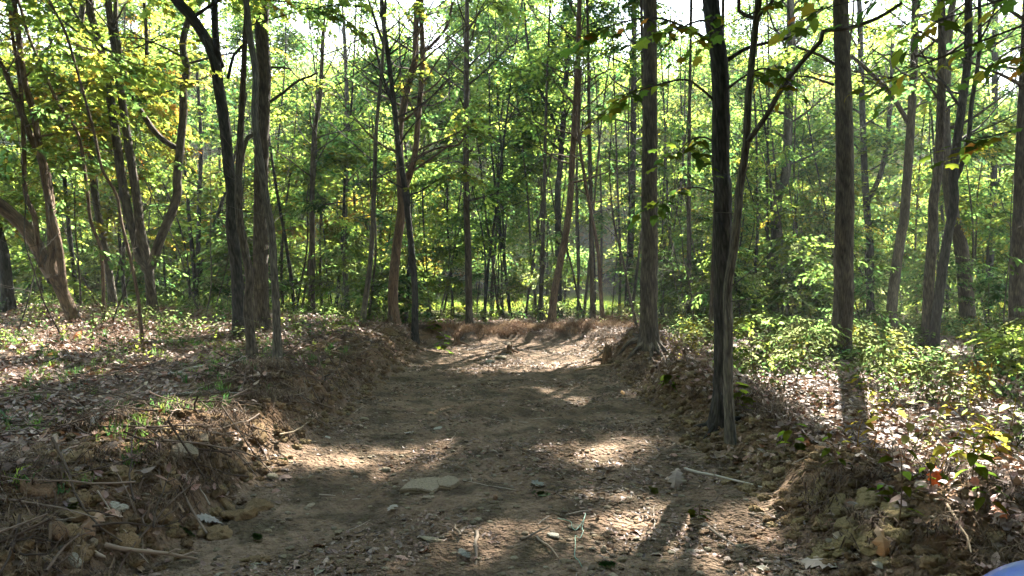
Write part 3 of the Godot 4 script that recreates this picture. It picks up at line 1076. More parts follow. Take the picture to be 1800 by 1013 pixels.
func make_traced_trees() -> void:
	rng.seed = 21
	# --- right of the track
	var black := photo_tree([1264, 755, 1267, 675, 1263, 508, 1261, 340, 1260, 302, 1259, 134, 1250, 0], {"label": "tall straight trunk with nearly black furrowed bark and lichen flecks right of the track", "bark": "bark_black", "w": [34, 31], "roots": 5, "flare": 0.3, "top": 11.0, "low": 5.2, "limbs": 9, "reach": 2.2, "patch": 0.6, "spurs": 9, "mix": ["green", "deep", "green", "yellow"],
		"forks": [[[1262, 115, 1278, 108, 1310, 88, 1350, 78, 1392, 66], 8, 4]]})
	photo_tree([1285, 785, 1284, 675, 1286, 575, 1288, 508, 1296, 441, 1304, 357, 1307, 335, 1316, 252, 1317, 168, 1328, 67, 1331, 0], {"label": "slender grey brown trunk forking above head height close beside the black trunk", "bark": "bark_grey", "w": [19, 12], "flare": 0.25, "top": 8.5, "low": 4.4, "limbs": 7, "reach": 1.6, "patch": 0.7, "spurs": 5, "mix": ["green", "deep", "yellow"],
		"forks": [[[1314, 250, 1330, 225, 1344, 201, 1364, 161, 1398, 117, 1425, 87, 1428, 70, 1460, 66, 1492, 54, 1536, 37, 1579, 10], 10, 6], [[1329, 34, 1344, 17, 1358, 0], 7, 5, 5.5], [[1328, 36, 1308, 14, 1294, 0], 7, 5, 5.2]]})
	photo_tree([1141, 612, 1140, 508, 1142, 441, 1141, 340, 1142, 168, 1140, 0], {"label": "straight brown trunk rising from an earthy root mound at the track's right edge", "bark": "bark_brown", "w": [34, 25], "top": 13.0, "low": 7.4, "limbs": 26, "reach": 4.0, "leafy": 1.5, "roots": 8, "flare": 0.4, "spurs": 7, "mix": ["green", "bright", "deep", "yellow"]})
	photo_tree([1477, 632, 1478, 541, 1478, 441, 1478, 335, 1477, 168, 1475, 0], {"label": "thick straight brown trunk standing in lit undergrowth and casting its shadow towards the track", "bark": "bark_brown", "w": [37, 27], "top": 13.5, "low": 7.3, "limbs": 24, "reach": 3.8, "leafy": 1.5, "roots": 6, "flare": 0.7, "spurs": 4, "mix": ["bright", "green", "yellow"],
		"forks": [[[1464, 114, 1440, 100, 1418, 92, 1398, 84], 6, 3], [[1464, 150, 1440, 143, 1420, 138, 1398, 134], 5, 2], [[1472, 98, 1474, 118, 1477, 134], 6, 5]]})
	photo_tree([1361, 562, 1358, 474, 1364, 407, 1368, 340, 1381, 302, 1386, 180, 1388, 90, 1388, 0], {"label": "pale lit trunk behind and right of the black trunk pair", "bark": "bark_grey", "w": [20, 14], "top": 12.0, "low": 5.0, "limbs": 12, "reach": 2.4, "mix": ["bright", "green", "yellow"]})
	photo_tree([1630, 624, 1630, 508, 1635, 407, 1636, 357, 1643, 302, 1646, 201, 1650, 100, 1653, 0], {"label": "upright brown trunk, left one of a touching pair in the bushes at the right", "bark": "bark_brown", "w": [20, 13], "d": 15.0, "top": 11.5, "low": 4.2, "limbs": 12, "reach": 2.2, "mix": ["green", "bright", "yellow"]})
	photo_tree([1641, 627, 1650, 508, 1660, 424, 1670, 357, 1670, 302, 1680, 201, 1693, 100, 1697, 0], {"label": "dark trunk leaning right, right one of a touching pair in bushes at right", "bark": "bark_black", "w": [18, 13], "d": 14.7, "top": 11.0, "low": 4.0, "limbs": 12, "reach": 2.2, "mix": ["green", "deep", "bright"],
		"forks": [[[1672, 330, 1683, 300, 1693, 242, 1700, 185, 1713, 94, 1716, 0], 8, 5, 8.0]]})
	photo_tree([1703, 590, 1697, 508, 1687, 424, 1676, 390, 1664, 300, 1660, 200, 1664, 60], {"label": "stout brown trunk bending left, behind the touching pair at the right", "bark": "bark_brown", "w": [29, 14], "d": 19.0, "top": 12.0, "low": 5.0, "limbs": 12, "reach": 2.4, "mix": ["bright", "green", "yellow"]})
	photo_tree([1566, 600, 1572, 508, 1586, 407, 1589, 374, 1602, 150, 1606, 0], {"label": "brown trunk leaning slightly right between the thick straight trunk and the touching pair", "bark": "bark_brown", "w": [20, 12], "d": 18.0, "top": 12.0, "low": 5.0, "limbs": 12, "reach": 2.4, "mix": ["bright", "yellow", "green"],
		"forks": [[[1596, 218, 1560, 168, 1525, 128, 1495, 100], 9, 6]]})
	photo_tree([1789, 618, 1790, 508, 1793, 400, 1797, 200, 1802, 0], {"label": "brown trunk cut by the right edge of the picture", "bark": "bark_brown", "w": [27, 20], "d": 14.0, "top": 12.0, "low": 4.0, "limbs": 12, "reach": 2.4, "mix": ["green", "bright", "deep"]})
	photo_tree([1740, 545, 1738, 440, 1741, 340, 1744, 200, 1745, 0], {"label": "thin dark straight trunk far back near the right edge", "bark": "bark_black", "w": [13, 10], "d": 27.0, "top": 13.0, "low": 5.0, "limbs": 12, "reach": 2.6, "mix": ["green", "deep", "bright"]})
	photo_tree([1530, 560, 1528, 440, 1520, 340, 1512, 180, 1508, 0], {"label": "forked dark trunk far back, just right of the thick straight trunk", "bark": "bark_black", "w": [14, 9], "d": 24.0, "top": 12.0, "low": 4.4, "limbs": 12, "reach": 2.4, "mix": ["bright", "green"], "forks": [[[1522, 360, 1545, 300, 1560, 200, 1566, 80], 9, 6, 9.0]]})
	# limbs of the black trunk with leaves large enough to see singly
	for l in [[1090, 170, 6.6, 3.3, 36], [1190, 270, 6.9, 2.9, 26], [1060, 50, 6.3, 3.9, 36], [1390, 150, 6.2, 3.4, 26], [1175, 60, 6.0, 3.9, 30], [1160, 350, 7.3, 2.4, 16]]:
		leafy_limb(black, Vector3(0, l[3], 0), spot(l[0], l[1], l[2]) - black.position, l[4])
	# --- the middle
	photo_tree([692, 560, 691, 508, 697, 441, 707, 374, 707, 335, 704, 235, 711, 191, 721, 144, 731, 111, 732, 50, 736, 0], {"label": "reddish brown trunk with vine scars, rear one of a pair left of the track's end", "bark": "bark_red", "w": [20, 10], "d": 18.0, "top": 10.0, "low": 3.4, "limbs": 14, "reach": 2.3, "mix": ["bright", "bright", "green", "yellow"],
		"forks": [[[712, 330, 717, 319, 731, 268, 736, 201, 741, 151, 744, 100, 741, 34, 742, 0], 11, 7, 8.5], [[741, 97, 764, 74, 785, 44, 796, 7], 6, 4, 7.5], [[716, 296, 744, 272, 778, 260, 808, 255, 818, 235], 5, 3]]})
	photo_tree([729, 600, 729, 508, 724, 441, 717, 374, 711, 319, 701, 252, 694, 185, 685, 111, 677, 50, 672, 0], {"label": "thin dark trunk curving left, front one of a pair left of the track's end", "bark": "bark_black", "w": [13, 8], "top": 8.5, "low": 2.9, "limbs": 12, "reach": 1.9, "mix": ["bright", "green", "yellow"],
		"forks": [[[690, 175, 687, 168, 674, 134, 667, 107, 655, 60], 6, 4, 6.0], [[683, 100, 668, 60, 655, 20, 648, 0], 6, 4, 6.5]]})
	photo_tree([825, 567, 824, 508, 823, 441, 820, 340, 820, 200, 821, 60], {"label": "straight dark brown trunk standing alone just left of the middle beyond the track", "bark": "bark_brown", "w": [14, 10], "d": 20.6, "top": 12.0, "low": 3.2, "limbs": 16, "reach": 2.2, "mix": ["bright", "green", "bright", "deep"]})
	photo_tree([969, 573, 976, 508, 989, 441, 998, 390, 1003, 340, 1008, 250, 1015, 120, 1018, 0], {"label": "lit brown trunk leaning right at the end of the track", "bark": "bark_red", "w": [15, 9], "d": 20.9, "top": 11.0, "low": 3.6, "limbs": 14, "reach": 2.2, "mix": ["green", "bright", "deep"]})
	photo_tree([982, 548, 981, 441, 980, 340, 985, 285, 996, 117, 1002, 40], {"label": "dark straight trunk right behind the leaning lit trunk at the track's end", "bark": "bark_black", "w": [14, 9], "d": 26.0, "top": 12.0, "low": 5.0, "limbs": 12, "reach": 2.3, "mix": ["green", "deep", "bright"],
		"forks": [[[984, 250, 965, 190, 940, 140, 925, 60], 7, 4, 10.5], [[976, 245, 930, 215, 890, 175], 5, 2]]})
	photo_tree([1060, 578, 1056, 508, 1053, 457, 1046, 407, 1036, 357, 1026, 302, 1018, 230, 1020, 120], {"label": "thin brown sinuous trunk at the right end of the low rusty bank", "bark": "bark_red", "w": [8, 5], "d": 20.6, "top": 7.5, "low": 3.0, "limbs": 10, "reach": 1.7, "mix": ["bright", "green"]})
	photo_tree([1103, 545, 1107, 441, 1110, 340, 1112, 200, 1113, 0], {"label": "dark straight trunk left of the mound trunk, farther back", "bark": "bark_black", "w": [13, 10], "d": 26.5, "top": 12.5, "low": 4.6, "limbs": 12, "reach": 2.4, "mix": ["green", "deep", "bright"]})
	photo_tree([547, 545, 550, 441, 550, 340, 554, 235, 564, 168, 570, 60], {"label": "thin crooked trunk in the bushes between the tall double trunk and the reddish pair", "bark": "bark_brown", "w": [12, 7], "d": 18.5, "top": 8.0, "low": 2.6, "limbs": 12, "reach": 2.0, "mix": ["bright", "green", "deep"]})
	photo_tree([611, 540, 606, 460, 608, 340, 612, 200, 606, 60], {"label": "thin straight trunk in the bushes, left neighbour of the reddish pair", "bark": "bark_grey", "w": [11, 7], "d": 23.0, "top": 10.0, "low": 2.6, "limbs": 14, "reach": 2.2, "mix": ["green", "bright", "deep"]})
	# --- left of the track
	photo_tree([443, 630, 436, 541, 440, 491, 433, 440, 426, 390, 423, 340, 421, 290, 425, 250], {"leafy": 0.3, "size": 1.15, "label": "thin rough trunk with peeling bark, left one of the two nearest left trunks", "bark": "bark_brown", "w": [17.4, 12.6], "top": 7.5, "low": 4.4, "limbs": 8, "reach": 1.8, "patch": 0.5, "spurs": 10, "mix": ["bright", "green"]})
	photo_tree([487, 637, 487, 541, 485, 474, 481, 407, 473, 340, 457, 220, 453, 134, 443, 67, 436, 0], {"leafy": 0.3, "label": "slim grey brown trunk curving left, right one of the two nearest left trunks", "bark": "bark_grey", "w": [14.8, 11.3], "top": 9.5, "low": 4.6, "limbs": 10, "reach": 2.2, "patch": 0.5, "spurs": 8, "mix": ["bright", "bright", "yellow"]})
	photo_tree([420, 560, 416, 474, 410, 400, 409, 340, 406, 302, 399, 218, 389, 151, 383, 111, 362, 67, 336, 27, 312, 0], {"leafy": 0.3, "label": "heavy dark trunk bending far left near its top, behind the two nearest left trunks", "bark": "bark_black", "w": [21.8, 19.6], "d": 12.6, "top": 9.5, "low": 5.2, "limbs": 12, "reach": 2.4, "spurs": 10, "mix": ["bright", "yellow", "green"],
		"forks": [[[391, 120, 389, 94, 386, 34, 381, 0], 12, 10, 9.0], [[402, 140, 412, 100, 424, 82, 436, 76], 6, 4]]})
	photo_tree([459, 545, 457, 450, 456, 335, 460, 235, 463, 134, 462, 67, 463, 0], {"leafy": 0.3, "label": "thickest trunk left of the track, brown and straight behind the slim curving one", "bark": "bark_brown", "w": [28.6, 23.9], "d": 13.6, "top": 11.5, "low": 5.6, "limbs": 14, "reach": 2.6, "spurs": 12, "mix": ["bright", "yellow", "bright", "green"],
		"forks": [[[424, 290, 434, 268, 442, 245, 452, 235], 10, 7], [[476, 180, 497, 160, 520, 140, 545, 134, 560, 130], 6, 3], [[478, 120, 500, 119, 512, 122], 4, 2]]})
	photo_tree([268, 543, 258, 467, 248, 407, 238, 335, 228, 252, 215, 168, 201, 67, 195, 0], {"leafy": 0.32, "size": 1.15, "label": "trunk with a wide Y fork near its foot, left of the two nearest left trunks", "bark": "bark_brown", "w": [18, 12], "d": 15.5, "top": 11.0, "low": 4.4, "limbs": 10, "reach": 2.2, "mix": ["bright", "yellow", "green"],
		"forks": [[[262, 478, 248, 464, 232, 407, 218, 340, 205, 245, 195, 188, 181, 111, 164, 34, 160, 0], 16, 11, 9.5],
			[[264, 470, 272, 455, 289, 417, 309, 367, 317, 335, 319, 319, 325, 268, 329, 201, 330, 161, 335, 127, 325, 84, 335, 40, 349, 0], 17, 8, 8.5],
			[[321, 270, 319, 265, 285, 242, 255, 195, 231, 144, 218, 87, 208, 50, 206, 0], 10, 6, 8.0], [[245, 166, 247, 164, 258, 100, 257, 0], 7, 5, 7.5]]})
	photo_tree([197, 528, 195, 508, 181, 407, 168, 340, 158, 240, 148, 151, 144, 84, 151, 0], {"leafy": 0.32, "size": 1.15, "label": "dark upright trunk in the left group, just left of the Y forked trunk", "bark": "bark_grey", "w": [14.1, 10.5], "d": 16.8, "top": 11.5, "low": 4.4, "limbs": 12, "reach": 2.2, "mix": ["bright", "yellow", "green"]})
	photo_tree([182, 556, 178, 447, 164, 390, 161, 335, 144, 241, 110, 188, 84, 131, 57, 67, 33, 0], {"leafy": 0.32, "size": 1.15, "label": "thin pinkish lit stem leaning left with a knee bend, in the left group", "bark": "bark_red", "w": [6.3, 5.3], "d": 13.6, "top": 8.5, "low": 4.0, "limbs": 9, "reach": 1.9, "mix": ["bright", "bright", "yellow"]})
	photo_tree([249, 594, 240, 528, 225, 457, 208, 390, 195, 340, 174, 295, 158, 228, 127, 110, 111, 50, 90, 0], {"leafy": 0.32, "size": 1.15, "label": "thin bare stem leaning left from the lit litter, nearest of the left group", "bark": "bark_red", "w": [6.3, 4.5], "d": 11.2, "top": 7.5, "low": 3.8, "limbs": 9, "reach": 1.7, "mix": ["bright", "yellow", "green"]})
	photo_tree([128, 549, 111, 522, 89, 474, 88, 440, 82, 340, 72, 292, 50, 235, 25, 174, 0, 104, -30, 40], {"leafy": 0.32, "size": 1.15, "label": "leaning multi-stemmed trunk with a thick sunlit foot at the left edge", "bark": "bark_red", "w": [24, 5.7], "taper": 4.0, "d": 13.6, "top": 7.5, "low": 3.4, "limbs": 9, "reach": 2.0, "flare": 0.1, "mix": ["bright", "bright", "yellow"],
		"forks": [[[95, 492, 75, 470, 55, 430, 30, 395, 0, 365, -40, 330], 24, 20, 4.5], [[116, 528, 111, 500, 105, 430, 84, 345, 80, 315, 60, 208, 47, 141, 32, 60, 25, 0], 13, 8, 8.0], [[72, 470, 70, 430, 66, 380, 52, 340, 44, 250], 9, 5, 6.0]]})
	photo_tree([14, 522, 4, 470, -8, 430, -30, 340, -60, 200], {"leafy": 0.32, "size": 1.15, "label": "thick dark trunk foot leaning out of the picture at the left edge", "bark": "bark_black", "w": [21.1, 16.5], "d": 15.0, "top": 9.0, "low": 4.0, "limbs": 8, "reach": 2.2, "mix": ["bright", "yellow"]})
	photo_tree([346, 522, 342, 470, 336, 407, 330, 330, 322, 250], {"leafy": 0.32, "size": 1.15, "label": "small dark multi-stemmed tree in the shade behind the Y forked trunk", "bark": "bark_black", "w": [9.2, 4.5], "d": 21.0, "top": 6.5, "low": 2.2, "limbs": 12, "reach": 1.8, "mix": ["bright", "green", "deep"],
		"forks": [[[348, 500, 350, 450, 353, 400, 352, 330], 8, 5, 6.0], [[350, 490, 362, 450, 373, 412, 390, 360], 7, 4, 5.5]]})
	photo_tree([136, 530, 128, 440, 120, 340, 108, 200, 92, 60], {"leafy": 0.32, "size": 1.15, "label": "slim dark trunk leaning left deep in the left group", "bark": "bark_black", "w": [8.4, 6], "d": 18.5, "top": 10.0, "low": 3.4, "limbs": 12, "reach": 2.1, "mix": ["bright", "bright", "yellow"]})
	# --- the leafy tree just outside the frame on the right, whose limbs hang into the picture
	var t := thing("overhanging_tree", "limbs with large green leaves hanging into the upper right corner from outside the picture", "tree", ground(5.6, -5.4))
	rng.seed = 33
	var trunk := Acc.new()
	var bole := smooth_line(PackedVector3Array([Vector3(0, -0.3, 0), Vector3(0.02, 1.2, 0), Vector3(0.1, 3.0, -0.05), Vector3(0.1, 5.0, 0.1), Vector3(0.2, 7.5, 0.1)]), 0.15)
	trunk.tube(bole, line_radii(bole, 0.16, 0.06, 0.4), 16, Color(0.5, 0.5, 0.5), 0.05, noise_fine, true, 0.3)
	obj("trunk", trunk.mesh(), mats.bark_brown, t)
	# [x, y, depth] of the limb's end in metres, height where it leaves the bole, number of leaves
	for l in [[1430, 20, 5.4, 3.2, 52], [1640, 40, 4.6, 3.2, 48], [1240, 60, 6.3, 3.9, 46], [1760, 90, 5.2, 2.9, 44], [1560, 140, 6.6, 3.4, 30], [1700, 250, 6.2, 2.5, 26]]:
		leafy_limb(t, Vector3(0.05, l[3], 0), spot(l[0], l[1], l[2]) - t.position, l[4], 2 if l[1] > 400 else 5, 2 if l[1] > 400 else 0)

var big_leaves := []
var big_tints := []

func prepare_big_leaves() -> void:
	rng.seed = 34
	for i in 4:
		var acc := Acc.new()
		if i < 3:
			lobed(acc, Transform3D.IDENTITY, 0.12, 5, Color(1, 1, 1), [0.3, 0.5, 0.15][i], [0.62, 0.7, 0.55][i])
		else:
			ovate(acc, Transform3D.IDENTITY, 0.13, 0.3, Color(1, 1, 1), 0.25)
		big_leaves.append(acc.mesh())
	for c in [Color(0.06, 0.105, 0.02), Color(0.045, 0.09, 0.022), Color(0.085, 0.125, 0.02), Color(0.12, 0.15, 0.022), Color(0.19, 0.16, 0.025), Color(0.30, 0.12, 0.03)]:
		var m: StandardMaterial3D = mats.leaf.duplicate()
		m.resource_name = "leaf"
		m.albedo_color = c.linear_to_srgb()
		big_tints.append(m)

func leafy_limb(t: Node3D, from: Vector3, to: Vector3, count: int, tints := 5, first := 0) -> void:
	if big_leaves.is_empty():
		var keep := rng.state
		prepare_big_leaves()
		rng.state = keep
	var acc := Acc.new()
	var length := from.distance_to(to)
	var mid := from.lerp(to, 0.55) + Vector3(rr(-0.1, 0.1), 0.12 * length, rr(-0.15, 0.15))
	var line := smooth_line(PackedVector3Array([from, from.lerp(mid, 0.5) + Vector3(0, 0.05, 0), mid, to]), 0.1)
	acc.tube(line, line_radii(line, 0.008 + 0.005 * length, 0.004), 6, Color(0.45, 0.45, 0.45), 0.06, noise_fine)
	var limb_ := obj("branch", acc.mesh(), mats.bark_brown, t)
	var shoots := Acc.new()
	var made := 0
	var per := 6
	while made < count:
		var f := lerpf(0.3, 1.0, pow(rng.randf(), 0.75))
		var i := mini(int(f * (line.size() - 1)), line.size() - 1)
		var along := (line[mini(i + 1, line.size() - 1)] - line[maxi(i - 1, 0)]).normalized()
		var dir := (Basis(Vector3.UP, rr(-1.3, 1.3)) * along + Vector3(0, rr(-0.25, 0.15), 0)).normalized()
		var sl := rr(0.2, 0.5)
		var p0 := line[i]
		var p2 := p0 + dir * sl + Vector3(0, -0.06, 0)
		var p1 := p0.lerp(p2, 0.5) + Vector3(0, 0.04, 0)
		shoots.tube(PackedVector3Array([p0, p1, p2]), PackedFloat32Array([0.004, 0.003, 0.0015]), 3, Color(0.45, 0.45, 0.45), 0.0, null, false)
		for k in per:
			var g := (k + 0.8) / per
			var p := p0.lerp(p1, g * 2.0) if g < 0.5 else p1.lerp(p2, g * 2.0 - 1.0)
			var side := 1.0 if k % 2 == 0 else -1.0
			var yaw := atan2(-dir.z, dir.x) + side * rr(0.4, 1.3) * (1.0 if k < per - 1 else 0.1)
			var b := leaf_turn(yaw, rr(-0.9, -0.1), rr(-0.5, 0.5))
			var o := obj("leaf", big_leaves[rng.randi() % big_leaves.size()], big_tints[mini(first + int(pow(rng.randf(), 1.4) * tints), 5) if rng.randf() < 0.97 else 5], limb_)
			o.transform = Transform3D(b.scaled(Vector3.ONE * rr(0.65, 1.25)), p + b * Vector3(0.03, 0, 0))
			made += 1
	obj("twigs", shoots.mesh(), mats.bark_brown, limb_, "stuff")

# ------------------------------------------------------------------ the wood between and behind them

func make_wood() -> void:
	rng.seed = 55
	var taken: Array[Vector2] = []
	# tall thin trees and leafy saplings behind the track
	var spots := []
	var tries := 0
	while spots.size() < 240 and tries < 14000:
		tries += 1
		var d := rr(16.0, 42.0)
		var x := rr(-0.86, 0.86) * d
		if absf(x - lane_centre(d)) < 3.0 and d < 22.0:
			continue
		if x > 1.5 and x < 12.0 and d < 19.0:
			continue
		if x > -d * 0.2 and x < d * 0.2 and d > 27.0 and rng.randf() < 0.6:
			continue
		var free := true
		for q in spots:
			if q.distance_to(Vector2(x, d)) < 0.9:
				free = false
				break
		if free:
			spots.append(Vector2(x, d))
	for i in spots.size():
		var x: float = spots[i].x
		var d: float = spots[i].y
		var at := ground(x, -d)
		var side := "left of the track" if x < -2.5 else ("right of the track" if x > 4.0 else "behind the end of the track")
		var warm := x < -4.0 and d > 14.0
		var mix: Array = ["bright", "bright", "green", "bright", "yellow"] if warm else (["green", "bright", "deep", "bright"] if x < 6.0 else ["bright", "green", "yellow", "deep"])
		if warm and rng.randf() < 0.22:
			mix = ["yellow", "bright", "orange"]
		var far := d > 30.0
		if i % 10 < 8: # young understorey tree, leafy from low down
			wood_tree(at, rr(4.5, 8.0), rr(0.022, 0.045), rr(1.2, 2.2), rr(1.5, 2.3), 15, 0.85, mix, "far" if far else ("maple" if rng.randf() < 0.6 else "ovate"), ["bark_brown", "bark_grey", "bark_black"][rng.randi() % 3], "young_tree", "", "young trees %s" % side, 0.15, 1.0)
		else:
			wood_tree(at, maxf(rr(10.0, 13.5), d * 0.394 + rr(1.5, 5.0)), rr(0.03, 0.065), rr(2.4, 4.4), rr(2.0, 3.0), 16, 0.8, mix, "far" if far else "maple", ["bark_brown", "bark_black", "bark_grey"][rng.randi() % 3], "wood_tree", "", "tall wood trees %s" % side, 0.08, 1.0)
	# the wood goes on behind and beside the photographer
	rng.seed = 58
	var around: Array[Node3D] = []
	for i in 4:
		around.append(wood_tree(ground([-7.0, 6.5, -3.5, 9.0][i], [3.0, 4.5, 7.5, 1.0][i]), rr(12.0, 15.0), 0.12, 2.4, 3.8, 34, 1.0, [["green", "bright"], ["green", "deep"], ["bright", "yellow"], ["green", "bright"]][i], "far", "bark_brown", "wood_tree", "tall leafy tree of the wood standing out of view behind the photographer", "trees behind the photographer", 0.05, 1.2, false))
	for i in 70:
		var c: Node3D = around[i % 4].duplicate()
		c.name = numbered("wood_tree")
		var a := rr(-2.1, 2.1)
		var q := rr(5.0, 24.0)
		c.position = ground(sin(a) * q * 1.1, cos(a) * q + 1.0)
		if absf(c.position.x) < 2.2:
			c.position = ground(c.position.x + (3.0 if c.position.x > 0.0 else -3.0), c.position.z)
		c.rotation.y = rr(0, TAU)
		c.scale = Vector3.ONE * rr(0.85, 1.15)
		add_child(c, true)
	# high crowns that close the view above the end of the track
	for i in 92:
		var d := rr(23.0, 42.0)
		var x := (rr(-0.22, 0.66) if i < 32 else (rr(-0.05, 0.42) if i < 52 else (rr(-0.68, -0.1) if i < 80 else rr(0.0, 0.68)))) * d
		wood_tree(ground(x, -d), d * 0.394 + rr(2.5, 6.0), rr(0.032, 0.062), rr(4.0, 6.0), rr(2.6, 3.6), 30, 0.85, ["bright", "green", "bright", "deep"], "far" if i % 2 == 0 else "maple", ["bark_brown", "bark_black"][i % 2], "wood_tree", "", "tall wood trees %s" % ("right of the track" if x > 4.0 else ("left of the track" if x < -4.0 else "behind the end of the track")), 0.07, 1.1)
	# tall trees right behind the two straight brown trunks: their crowns shade the near track
	for q in [[3.55, 19.0, 14.0], [4.75, 17.4, 13.5], [0.9, 23.5, 15.0], [2.9, 15.4, 13.0], [5.2, 21.5, 15.0], [2.3, 20.8, 14.5]]:
		wood_tree(ground(q[0], -q[1]), q[2], 0.08, q[1] * 0.394 + 1.9, 4.0, 30, 1.3, ["green", "bright", "deep"], "maple", "bark_brown", "wood_tree", ["tall tree hidden behind the mound trunk at the right edge of the track", "tall tree hidden behind the black trunk right of the track", "tall tree behind the leaning lit trunk at the track's end", "thin tall tree close behind the mound trunk, right of the track", "thin tall tree midway between the black trunk and the pale lit trunk", "thin tall tree just beyond the right end of the low rusty bank"][[19.0, 17.4, 23.5, 15.4, 21.5, 20.8].find(q[1])], "", 0.02, 1.0)
	# bushes between the trunks
	rng.seed = 56
	for i in 74:
		var d := rr(18.5, 31.0)
		var x := rr(-0.8, 0.8) * d
		if absf(x - lane_centre(d)) < 3.0 and d < 22.5:
			x = rr(3.5, 9.0) * (1.0 if rng.randf() < 0.5 else -1.0)
		var side := "left of the track" if x < -2.5 else ("right of the track" if x > 4.0 else "behind the end of the track")
		wood_tree(ground(x, -d), rr(1.1, 2.8), rr(0.010, 0.016), 0.2, rr(0.7, 1.2), 11, 1.0, [["bright", "green", "pale"], ["green", "pale", "deep"], ["pale", "bright", "green"]][i % 3], "ovate" if i % 2 == 0 else "maple", "bark_grey", "bush", "", "low bushes %s" % side, 0.15, 1.0, false)
	rng.seed = 62
	for i in 10: # small bushes in the lit floor on the right
		var d := rr(9.0, 17.0)
		var x := rr(0.32, 0.72) * d
		wood_tree(ground(x, -d), rr(0.4, 0.9), 0.008, 0.1, rr(0.3, 0.5), 8, 0.8, [["pale", "green"], ["bright", "pale"]][i % 2], ["ovate", "maple"][i % 2], "bark_grey", "bush", "", "low bushes right of the track", 0.2, 0.6, false)
	# bare thin stems
	rng.seed = 59
	for i in 70:
		var d := rr(10.5, 30.0)
		var x := rr(-0.75, 0.75) * d
		if absf(x - lane_centre(d)) < 3.2 and d < 22.0 or x > 0.0 and d < 13.0:
			continue
		var side := "left of the track" if x < -2.5 else ("right of the track" if x > 4.0 else "behind the end of the track")
		wood_tree(ground(x, -d), rr(2.5, 5.5), rr(0.010, 0.022), 0.6, rr(0.6, 1.3), 9, 0.0, ["green"], "ovate", ["bark_brown", "bark_grey"][i % 2], "bare_sapling", "", "bare saplings %s" % side, 0.2, 1.0)
	# the edge of the wood across the meadow, grown once and then repeated
	rng.seed = 57
	var protos: Array[Node3D] = []
	for i in 6:
		var d := 62.0 + i * 3.0
		var x := (i - 2.5) * 9.0
		protos.append(wood_tree(ground(x + (14.0 if i == 2 else 0.0), -d), rr(12.0, 17.0), 0.2, 1.4, rr(4.0, 5.5), 30, 0.27, [["bright", "green", "yellow"], ["green", "deep", "bright"], ["bright", "yellow"], ["green", "bright"], ["yellow", "orange", "bright"], ["green", "bright", "yellow"]][i], "far", "bark_grey", "far_tree", "broad leafy tree at the far edge of the meadow", "trees at the far edge of the meadow", 0.05, 2.6, false))
		protos[i].set_meta("look", ["bright-green", "dark-green", "yellow-green", "light-green", "orange-tinged", "mid-green"][i])
		protos[i].set_meta("label", "largest broad %s tree at the meadow edge, %s" % [protos[i].get_meta("look"), whereabouts(protos[i].position)])
	for i in 120:
		var src: Node3D = protos[rng.randi() % 6]
		var c: Node3D = src.duplicate()
		c.name = numbered("far_tree")
		var d := rr(58.0, 128.0)
		c.position = ground(rr(-0.85, 0.85) * d, -d)
		c.set_meta("label", "broad %s tree %s the meadow, %s" % [src.get_meta("look"), "edging" if d < 75.0 else ("uphill behind" if d < 100.0 else "high beyond"), whereabouts(c.position)])
		c.rotation.y = rr(0, TAU)
		c.scale = Vector3.ONE * rr(0.85, 1.25)
		add_child(c, true)

# ------------------------------------------------------------------ stones, branches, seedlings and the rest

func seedling(px: float, py: float, tall: float, count: int, label: String, kind: int, tints: Array, spread := 0.5) -> void:
	if big_leaves.is_empty():
		prepare_big_leaves()
	var at := hit(px, py)
	var t := thing("seedling", label, "plant", at)
	var stem := Acc.new()
	var pts := PackedVector3Array()
	var p := Vector3(0, -0.04, 0)
	var dir := Vector3(rr(-0.2, 0.2), 1, rr(-0.2, 0.2)).normalized()
	for i in 6:
		pts.append(p)
		dir = (dir + Vector3(rr(-0.15, 0.15), 0.05, rr(-0.15, 0.15))).normalized()
		p += dir * tall / 5.0
	stem.tube(pts, line_radii(pts, 0.005, 0.002), 5, Color(0.9, 0.8, 0.6))
	obj("stem", stem.mesh(), mats.bark_red, t)
	for k in count:
		var f := lerpf(0.35, 1.0, float(k) / maxf(count - 1, 1))
		var i := mini(int(f * 5.0), 4)
		var q := pts[i].lerp(pts[i + 1], f * 5.0 - i)
		var yaw := k * 2.4 + rr(-0.4, 0.4)
		var b := leaf_turn(yaw, rr(-0.55, 0.15), rr(-0.4, 0.4))
		var o := obj("leaf", big_leaves[kind if kind < 4 else rng.randi() % 3], big_tints[tints[rng.randi() % tints.size()]], t)
		o.transform = Transform3D(b.scaled(Vector3.ONE * rr(0.75, 1.2) * spread * 2.0), q + b * Vector3(rr(0.02, 0.05), 0, 0))

